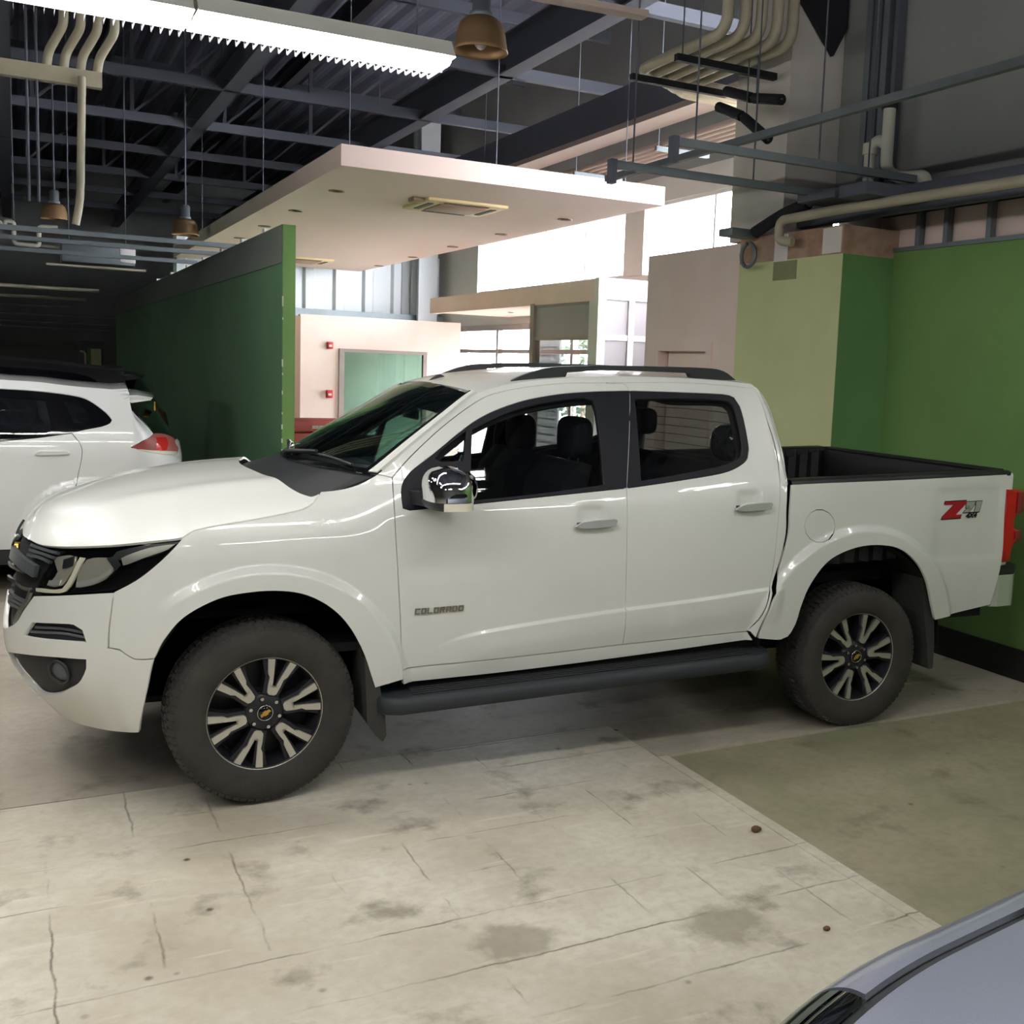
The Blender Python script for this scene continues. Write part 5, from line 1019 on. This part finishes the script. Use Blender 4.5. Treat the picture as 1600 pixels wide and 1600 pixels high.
# silver car nose close to the viewer
sc_ = thing('silver_car', 'silver grey car nose in the near right corner of the floor', 'car', (0, 0, 0))
CY = 0.
def nose_fn(a, b):
    """a: 0 crown line to 1 lower edge of the flank (sign = side); b: station along the car"""
    x = b; n = np.clip(1.0-x, 0, 1); w = .935*(1-n**2.5)**.5; top = 1.0-.20*n**1.8; s = abs(a)
    y = np.where(s < .62, s/.62*.80, .80+.20*np.sin(np.clip((s-.62)/.38, 0, 1)*math.pi/2))
    drop = np.where(s < .62, .05*(s/.62)**2, .05+.37*(1-np.cos(np.clip((s-.62)/.38, 0, 1)*math.pi/2)))
    return np.stack([x, CY+np.sign(a)*y*w, top-drop*(1-.25*n)], -1)
Av = np.linspace(-1, 1, 61)
def npart(a0, a1, b0, b1, name, m, nb=30, na=24, lift=0.):
    A, Bq = np.meshgrid(np.linspace(a0, a1, na), np.linspace(b0, b1, nb)**1.0); P = nose_fn(A, Bq); P[..., 2] += lift; return MB().sheet(P[:, ::-1], .01).build(name, m, sc_)
npart(-.60, .60, .012, 1.35, 'bonnet', 'paint_silver', 50, 40)
for sg in (-1, 1):
    lo, hi = sorted((sg*.603, sg*.622)); npart(lo, hi, .02, 1.35, 'bonnet_gap', 'trim', 40, 4, -.012)
    lo, hi = sorted((sg*.624, sg*1.0)); npart(lo, hi, .78, 1.35, 'wing', 'paint_silver'); npart(lo, hi, .02, .77, 'headlight', 'glass_dark', 30, 16); npart(lo, hi, .04, .77, 'lamp_body', 'gloss_black', 30, 16, -.03)
    lo, hi = sorted((sg*.965, sg*.998)); npart(lo, hi, .05, .77, 'chrome_strip', 'chrome_soft', 30, 4, .006)
sk = []
for z, k in ((0, 1.), (-.18, 1.01), (-.36, 1.0), (-.5, .97)):
    bb = np.linspace(0, 1.35, 24); l = nose_fn(-np.ones(24), bb)[::-1]; r = nose_fn(np.ones(24), bb); ring_ = np.concatenate([l, r]); q = ring_.copy(); q[:, 2] = ring_[:, 2]*0+(.64 if z == 0 else .64+z) if z else ring_[:, 2]; q[:, 0] -= (.04 if z in (-.18, -.36) else 0)*np.clip(1-q[:, 0]/.8, 0, 1); q[:, 1] = CY+(q[:, 1]-CY)*k; sk.append(q)
MB().sheet(np.array(sk)[:, ::-1], .01).build('bumper', 'paint_silver', sc_)
npart(-1, 1, 1.352, 4.2, 'body', 'paint_silver', 30, 50)
MB().box(1.0, 4.19, -.80, .80, .25, .60).build('underbody', 'dark', sc_); MB().box(4.19, 4.2, -.9, .9, .3, .9).build('tail_panel', 'paint_silver', sc_)
for sg in (-1, 1): MB().rbox(1.36, 4.19, *sorted((sg*.90, sg*.93)), .28, .62, .01).build('flank', 'paint_silver', sc_)
cb = [(1.2, .97), (1.95, 1.42), (3.3, 1.44), (4.1, 1.0)]; bevel(fix_normals(MB().prism(cb, 'y', CY-.72, CY+.72).build('cabin', 'gloss_black', sc_)), .08, 3); MB().rbox(1.95, 3.3, CY-.66, CY+.66, 1.41, 1.46, .03).build('roof', 'paint_silver', sc_)
for sx in (.95, 3.5):
    for sg in (-1, 1):
        w = twin(w2, Matrix.Identity(4)); w.parent = sc_; w.matrix_parent_inverse = wmat(sc_).inverted(); w.matrix_basis = Matrix.Translation((sx, CY+sg*.74, .32)) @ Matrix.Diagonal((.82, .82, .82, 1)) @ (Matrix.Rotation(math.pi, 4, 'Z') if sg > 0 else Matrix.Identity(4))
sc_.location = (-.2, -5.1, 0); sc_.rotation_euler = (0, 0, math.radians(12))
# ================================================================ LAMPS
MT['lamp_shell'] = mat('lamp housing', rgb(226, 224, 214), .4); MT['tube_on'] = mat('lit fluorescent tube', (1, 1, 1), emit=((1., .985, .96), LAMP_POWER)); MT['louvre'] = mat('lamp louvre', rgb(196, 198, 202), .3, .6)
def make_lamp(x, y, z, label, group='fluorescent louvre lamps', turn=0., bare=False):
    t = thing('ceiling_lamp', label, 'lamp', hv(x, y, z), group, TURN+turn); L_, w = .585, .17
    def pt(mb, name, m): o = mb.build(name, m, None); o.matrix_basis = HALL @ Matrix.Translation((x, y, z)) @ Matrix.Rotation(turn, 4, 'Z'); put(o, t); return o
    sh_ = MB().box(-L_-.02, L_+.02, -.035, .035, .10, .15) if bare else MB().box(-L_, L_, -w*.7, w*.7, .10, .115)
    for sy in () if bare else (-1, 1): sh_.add([(-L_, sy*w*.7, .112), (L_, sy*w*.7, .112), (L_, sy*(w+.01), .034), (-L_, sy*(w+.01), .034), (-L_, sy*w*.7, .118), (L_, sy*w*.7, .118), (L_, sy*(w+.014), .034), (-L_, sy*(w+.014), .034)], [(0, 1, 2, 3), (4, 5, 6, 7), (3, 2, 6, 7)])
    for sx in () if bare else (-1, 1): sh_.add([(sx*(L_-.03), -w*.7, .112), (sx*(L_-.03), w*.7, .112), (sx*(L_+.004), w+.01, .03), (sx*(L_+.004), -w-.01, .03)], [(0, 1, 2, 3)])
    pt(sh_, 'housing', 'lamp_shell')
    for yy in (-.085, .085): pt(MB().tube([(-L_+.02, yy, .062), (L_-.02, yy, .062)], .019, 10), 'tube', 'tube_on')
    lv = MB()
    if bare:
        for sx in (-1, 1): pt(MB().box(sx*L_-.012, sx*L_+.012, -.11, .11, .04, .105), 'tube_holder', 'lamp_shell')
        for xx in (-.45, .45): pt(MB().tube([(xx, 0, .14), (xx, 0, 7.1-z)], .004, 5), 'hanger', 'steel_dark')
        return t
    for k in range(30): xx = -L_+(k+.5)*2*L_/30; lv.add([(xx, -w-.012, .036), (xx, -w+.02, .012), (xx, w-.02, .012), (xx, w+.012, .036), (xx, w+.004, .004), (xx, w-.02, -.006), (xx, -w+.02, -.006), (xx, -w-.004, .004)], [(0, 1, 6, 7), (1, 2, 5, 6), (2, 3, 4, 5)])
    lv.box(-L_, L_, -.0015, .0015, -.004, .014); o = pt(lv, 'louvre', 'louvre'); o['kind'] = 'stuff'
    for xx in (-.45, .45): pt(MB().tube([(xx, 0, .11), (xx, 0, 7.1-z)], .004, 5), 'hanger', 'steel_dark')
    return t
make_lamp(.372, -.11, 3.3, 'lit fluorescent lamp with louvre, right one of the glowing strip over the bonnet'); make_lamp(-.815, -.11, 3.3, 'lit fluorescent lamp with louvre, left one of the glowing strip, cut by the frame')
for x, w_ in ((-2.0, 'nearer'), (-3.2, 'farther')): make_lamp(x, -.11, 3.3, f'lit fluorescent lamp with louvre outside the frame on the left, {w_} one')
for x, w_ in ((1.2, 'third from the right'), (-.05, 'fourth from the right'), (-1.3, 'fifth from the right'), (-2.55, 'sixth from the right')): make_lamp(x, -3.3, 3.3, f'added bare fluorescent batten in the unseen row above the viewer, {w_}', 'added bare fluorescent battens', bare=True)  # guessed row out of view, tubes left bare to throw light upward
for x, w_ in ((3.4, 'right'), (.6, 'middle'), (-2.2, 'left')): make_lamp(x, -7.5, 3.3, f'added unseen bare fluorescent batten far behind the viewer, {w_} one', 'added bare fluorescent battens', bare=True)  # further unseen row, added with bare tubes for uplight
for x, y, w_ in ((-2.6, 2.4, 'left of the white suv, nearest'), (-4.5, 7.0, 'left of the white suv, second'), (-4.5, 13.0, 'left of the white suv, third'), (-5.5, 21.0, 'left of the white suv, farthest'), (-1.9, 1.3, 'left of the pickup bonnet'), (-1.9, 3.7, 'over the front of the white suv'), (-1.9, -1.9, 'left of the pickup nose, nearer the strip'), (-3.6, -3.4, 'left of the pickup nose, nearer the viewer')): make_lamp(x, y, 3.3, f'added bare fluorescent batten outside the frame, {w_}', 'added bare fluorescent battens', math.pi/2, True)  # added out of view to brighten the dark left, nose and door wall
for x, y, w_ in ((4.25, -2.35, 'nearest'), (4.15, -4.4, 'middle'), (3.6, -6.0, 'farther')): make_lamp(x, y, 3.3, f'added unseen bare fluorescent batten along the right wall behind the viewer, {w_} one', 'added bare fluorescent battens', math.pi/2, True)  # added out of view to brighten the right wall and floor
# ================================================================ SERVICES UNDER THE ROOF
def run(name, m, pts, r, parent, n=10): return hall(MB().tube(pts, r, n), name, m, parent)
def arcpts(pts, r=.06, k=5):
    """rounds the corners of a pipe path"""
    out = [Vector(pts[0])]
    for i in range(1, len(pts)-1):
        a, b, c = Vector(pts[i-1]), Vector(pts[i]), Vector(pts[i+1]); u = (a-b).normalized(); v = (c-b).normalized(); rr = min(r, (a-b).length*.45, (c-b).length*.45)
        for t in np.linspace(0, 1, k): p, q = b+u*rr*(1-t), b+v*rr*t; out.append(p*(1-t)+q*t)
    return out+[Vector(pts[-1])]
pr2 = thing('pipe_bundle', 'five cream pipes bending out of the roof beside the concrete column', 'pipes', hv(3.8, 1.4, 4.1), rotz=TURN)
for k, x in enumerate((3.53, 3.68, 3.82, 3.96, 4.10)):
    run('pipe', 'pvc_old', arcpts([(x, 1.2, 7.1), (x, 1.2, 4.27-.0*k), (x-.06, 2.33+.09*k, 4.23), (6.2, 2.45+.09*k, 4.20)], .14), .042, pr2)
for y in (1.55, 2.2): hall(MB().box(3.35, 4.25, y, y+.05, 4.12, 4.17), 'bracket', 'foam', pr2)
run('hanger', 'steel_dark', [(3.40, 1.57, 4.15), (3.40, 1.57, 7.1)], .006, pr2, 5)
rk = thing('pipe_rack', 'galvanised angle rack hanging in front of the column, long bar and two cross bars', 'rack', hv(3.6, .8, 3.2), rotz=TURN)
for y, x0, x1, z in ((.277, 2.56, 4.50, 3.24), (.812, 2.44, 4.12, 3.17)):
    hall(MB().box(x0, x1, y-.02, y+.02, z-.025, z+.025), 'cross_bar', 'steel', rk); hall(MB().box(x0-.02, x0+.02, y-.03, y+.03, z-.12, z+.03), 'end_bracket', 'steel_dark', rk)
    for x in (x0+.15, x0+1.1): run('hanger', 'steel_dark', [(x, y, z), (x, y, 7.1)], .006, rk, 5)
hall(MB().bar((2.42, .86, 3.09), (4.2, -3.6, 3.90), .045, .045) if False else MB().bar((3.2, 2.28, 3.36), (3.2, -3.2, 3.36), .04, .045), 'long_bar', 'steel', rk)
dp_ = thing('drain_pipe', 'white drain pipe with a bend fixed at the upper right wall', 'pipe', hv(4.6, .7, 3.1), rotz=TURN)
run('pipe', 'pvc', arcpts([(4.62, .70, 3.82), (4.62, .70, 3.36), (4.60, .50, 3.29), (4.60, .29, 3.275), (4.60, .27, 3.2)], .09), .045, dp_); run('pipe', 'pvc', arcpts([(4.60, .855, 3.19), (4.60, .855, 3.55), (4.61, .78, 3.60), (4.62, .72, 3.56)], .05), .042, dp_)
run('collar', 'foam', [(4.62, .70, 3.80), (4.62, .70, 3.86)], .06, dp_); run('collar', 'pvc', [(4.60, .855, 3.50), (4.60, .855, 3.58)], .055, dp_)
cp_ = thing('cream_pipe', 'long cream pipe along the right wall ending in a bend above the yellow green wall', 'pipe', hv(4.1, 0, 3.0), rotz=TURN)
run('pipe', 'pvc_old', arcpts([(4.12, 1.08, 2.86), (4.10, 1.13, 2.86), (4.10, 1.22, 2.88), (4.10, 1.22, 3.02), (4.10, .6, 3.03), (4.10, -6, 2.99)], .07), .036, cp_)
for y in (.3, -1.0, -2.5): run('hanger', 'steel_dark', [(4.10, y, 3.03), (4.10, y, 7.1)], .006, cp_, 5)
hall(MB().box(3.9, 4.7, .08, .34, 3.06, 3.14).box(4.0, 4.6, .5, .9, 3.10, 3.16), 'support_plate', 'steel_dark', cp_)
for k, (p, q, lb) in enumerate((((4.0, 1.86, 4.06), (4.0, 1.15, 3.86), 'upper piece of black foam lagging hanging by the concrete column'), ((3.93, 1.85, 3.93), (3.93, 1.19, 3.58), 'lower bent piece of black foam lagging hanging by the concrete column'))):
    m_ = (Vector(p)+Vector(q))/2+Vector((0, 0, -.02+.06*k)); t = thing('foam_lagging', lb, 'pipe lagging', hv(*m_), 'foam lagging by the column', TURN)
    run('foam', 'foam', [p, m_+(Vector(p)-Vector(q))*.03], .04, t); run('foam', 'foam', [m_-(Vector(p)-Vector(q))*.03, q], .04, t); run('core', 'steel', [p, m_, q], .012, t); run('hanger', 'steel_dark', [m_+Vector((.03, 0, 0)), (m_.x+.03, m_.y, 7.1)], .005, t, 5)
fdm = thing('floodlight', 'small dark camera lamp with cable loop at the edge of the bright window', 'lamp', hv(4.1, 1.7, 2.8), rotz=TURN)
hall(MB().rbox(3.95, 4.2, 1.62, 1.80, 2.94, 3.0, .01), 'head', 'steel', fdm); run('arm', 'foam', arcpts([(4.15, 1.6, 2.97), (4.22, 1.35, 3.09), (4.22, 1.05, 3.14)], .1), .045, fdm); run('bracket', 'steel_dark', [(4.22, 1.05, 3.14), (4.24, .9, 3.16)], .03, fdm)
run('cable_loop', 'steel', [(4.12, 1.62+.09*math.sin(a), 2.80+.09*math.cos(a)) for a in np.linspace(.2, 6.1, 22)], .016, fdm, 8)
for k, (y, w) in enumerate(((1.09, .03), (1.0, .04), (.91, .03), (.80, .02))):
    o = hall(MB().box(4.72, 4.79, y-w, y+w, 3.2, 7.0), 'cable_riser', 'steel_dark' if k % 2 else 'steel'); tag(pivot(o), ['leftmost', 'second from the left', 'third from the left', 'rightmost'][k]+' of the tall cable risers on the dark upper right wall', 'cable', 'cable risers on the right wall')
o = hall(MB().bar((1.75, .57, 4.0), (2.46, .51, 4.0), .10, .035).tube([(2.0, .55, 4.0), (2.0, .55, 7.1)], .006, 5), 'unlit_batten', 'duct'); tag(pivot(o), 'pale unlit batten hanging at the top edge above the roof rails', 'lamp')
# bell lamps
def bell(x, y, z, R, label):
    t = thing('bell_lamp', label, 'lamp', hv(x, y, z), 'unlit bell lamps under the roof', TURN); k = R/.19
    hall(MB().lathe([(R*1.0, 0), (R*1.02, .005), (R*.98, .03), (R*.90, .12*k), (R*.80, .19*k), (R*.60, .225*k), (R*.42, .235*k), (R*.40, .23*k), (R*.58, .215*k), (R*.77, .18*k), (R*.86, .12*k), (R*.95, .02)], (x, y, z), 'z', 40, True, True), 'reflector', 'copper', t)
    hall(MB().lathe([(0, .23*k), (R*.42, .23*k), (R*.42, .27*k), (R*.34, .28*k), (R*.34, .42*k), (R*.2, .44*k), (0, .44*k)], (x, y, z), 'z', 24), 'gear_box', 'steel', t); run('hanger', 'steel_dark', [(x, y, z+.4*k), (x, y, 7.1)], .012, t, 6); hall(MB().ball((x, y, z+.12*k), R*.3, R*.3, R*.55, 12, 8), 'bulb', 'white_frame', t)
bell(2.0, 2.0, 4.05, .19, 'large copper coloured bell lamp hanging near the end of the lit strip'); bell(-.34, 13.2, 3.80, .19, 'small bell lamp in the dark above the grey fan unit'); bell(1.37, 12, 3.62, .19, 'small bell lamp in the dark beside the edge of the pale dropped ceiling')
# left side: manifold with down pipe, fan unit, drain loops, long pipes, bars over the partition
mf = thing('pipe_manifold', 'cream pipe manifold with a long down pipe in the upper left', 'pipes', hv(-.5, 6, 3.1), rotz=TURN)
hall(MB().box(-1.9, -.16, 5.95, 6.05, 4.28, 4.42), 'header', 'pvc_old', mf); run('down_pipe', 'pvc_old', arcpts([(-.33, 5.93, 4.35), (-.36, 5.93, 3.25), (-.40, 5.95, 3.02)], .1), .035, mf)
for k in range(4): x = -.62+.14*k; run('pipe', 'pvc_old', arcpts([(x, 6.0, 4.40), (x+.02, 6.0, 4.55), (x+.14, 5.8, 4.75), (x+.16, 5.8, 7.1)], .06), .04, mf)
for x in (-.78, -.70): run('hanger', 'steel_dark', [(x, 6, 3.2), (x, 6, 7.1)], .012, mf, 6)
fu = thing('fan_unit', 'grey box fan unit slung under the roof at the left', 'fan', hv(.17, 12, 3.1), rotz=TURN)
hall(MB().rbox(-.30, .66, 11.9, 12.5, 3.10, 3.37, .01), 'casing', 'steel', fu); hall(MB().rbox(.46, .665, 11.885, 11.91, 3.14, 3.36, .008), 'end_panel', 'white_frame', fu); hall(MB().box(-.5, .80, 11.85, 11.9, 3.03, 3.06), 'tray', 'pvc_old', fu)
for x in (-.2, .55): run('hanger', 'steel_dark', [(x, 12.1, 3.37), (x, 12.1, 7.1)], .01, fu, 5)
dl_ = thing('drain_loop', 'cream drain pipe making loops left of the grey fan unit', 'pipe', hv(-.8, 12, 3.2), rotz=TURN)
run('pipe', 'pvc', arcpts([(-1.9, 12, 3.57), (-1.05, 12, 3.57), (-1.05, 12, 3.48)], .06), .04, dl_); run('pipe', 'pvc', arcpts([(-1.0, 12, 3.50), (-1.0, 12, 3.60), (-.89, 12, 3.60), (-.89, 12, 3.30), (-.58, 12, 3.29), (-.58, 12, 3.56), (-.34, 12, 3.57)], .05), .03, dl_); run('pipe', 'pvc_old', arcpts([(-.58, 12.02, 3.30), (-.33, 12.02, 3.29)], .05), .02, dl_); run('hanger', 'steel_dark', [(-.89, 12, 3.6), (-.89, 12, 7.1)], .008, dl_, 5)
for k, (z, x1) in enumerate(((2.915, .44), (2.785, .28), (2.66, .1), (2.52, .9), (2.40, .9), (2.30, .9))):
    o = run('long_pipe', 'pvc_old' if k < 2 else 'steel', [(-9, 16+.9*k, z), (x1, 16+.9*k, z)], .03, None, 8); tag(pivot(o), ['topmost', 'second from the top', 'third from the top', 'fourth from the top', 'fifth from the top', 'lowest'][k]+' of the level pipes in the dark left depth', 'pipe', 'level pipes in the left depth')
for k, (y, x0, z) in enumerate(((7.0, -6, 3.02), (8.2, -6, 3.03), (10.0, -1.2, 3.05))):
    o = hall(MB().box(x0, 1.4 if k < 2 else 1.25, y, y+.05, z, z+.05), 'support_bar', 'steel'); tag(pivot(o), ['nearest', 'second', 'third'][k]+' grey bar resting across the top of the green partition', 'bar', 'bars over the green partition')
cl = hall(MB().ball((1.725, -1.955, .012), .022, .018, .014, 8, 5).ball((1.745, -1.95, .008), .012, .012, .009, 7, 4), 'clod', 'earth'); tag(pivot(cl), 'small brown clod of dirt on the floor by the slab edge', 'dirt')
cl = hall(MB().ball((1.47, -2.70, .006), .014, .011, .008, 8, 5), 'clod', 'earth'); tag(pivot(cl), 'tiny brown crumb on the beige floor near the silver car', 'dirt')
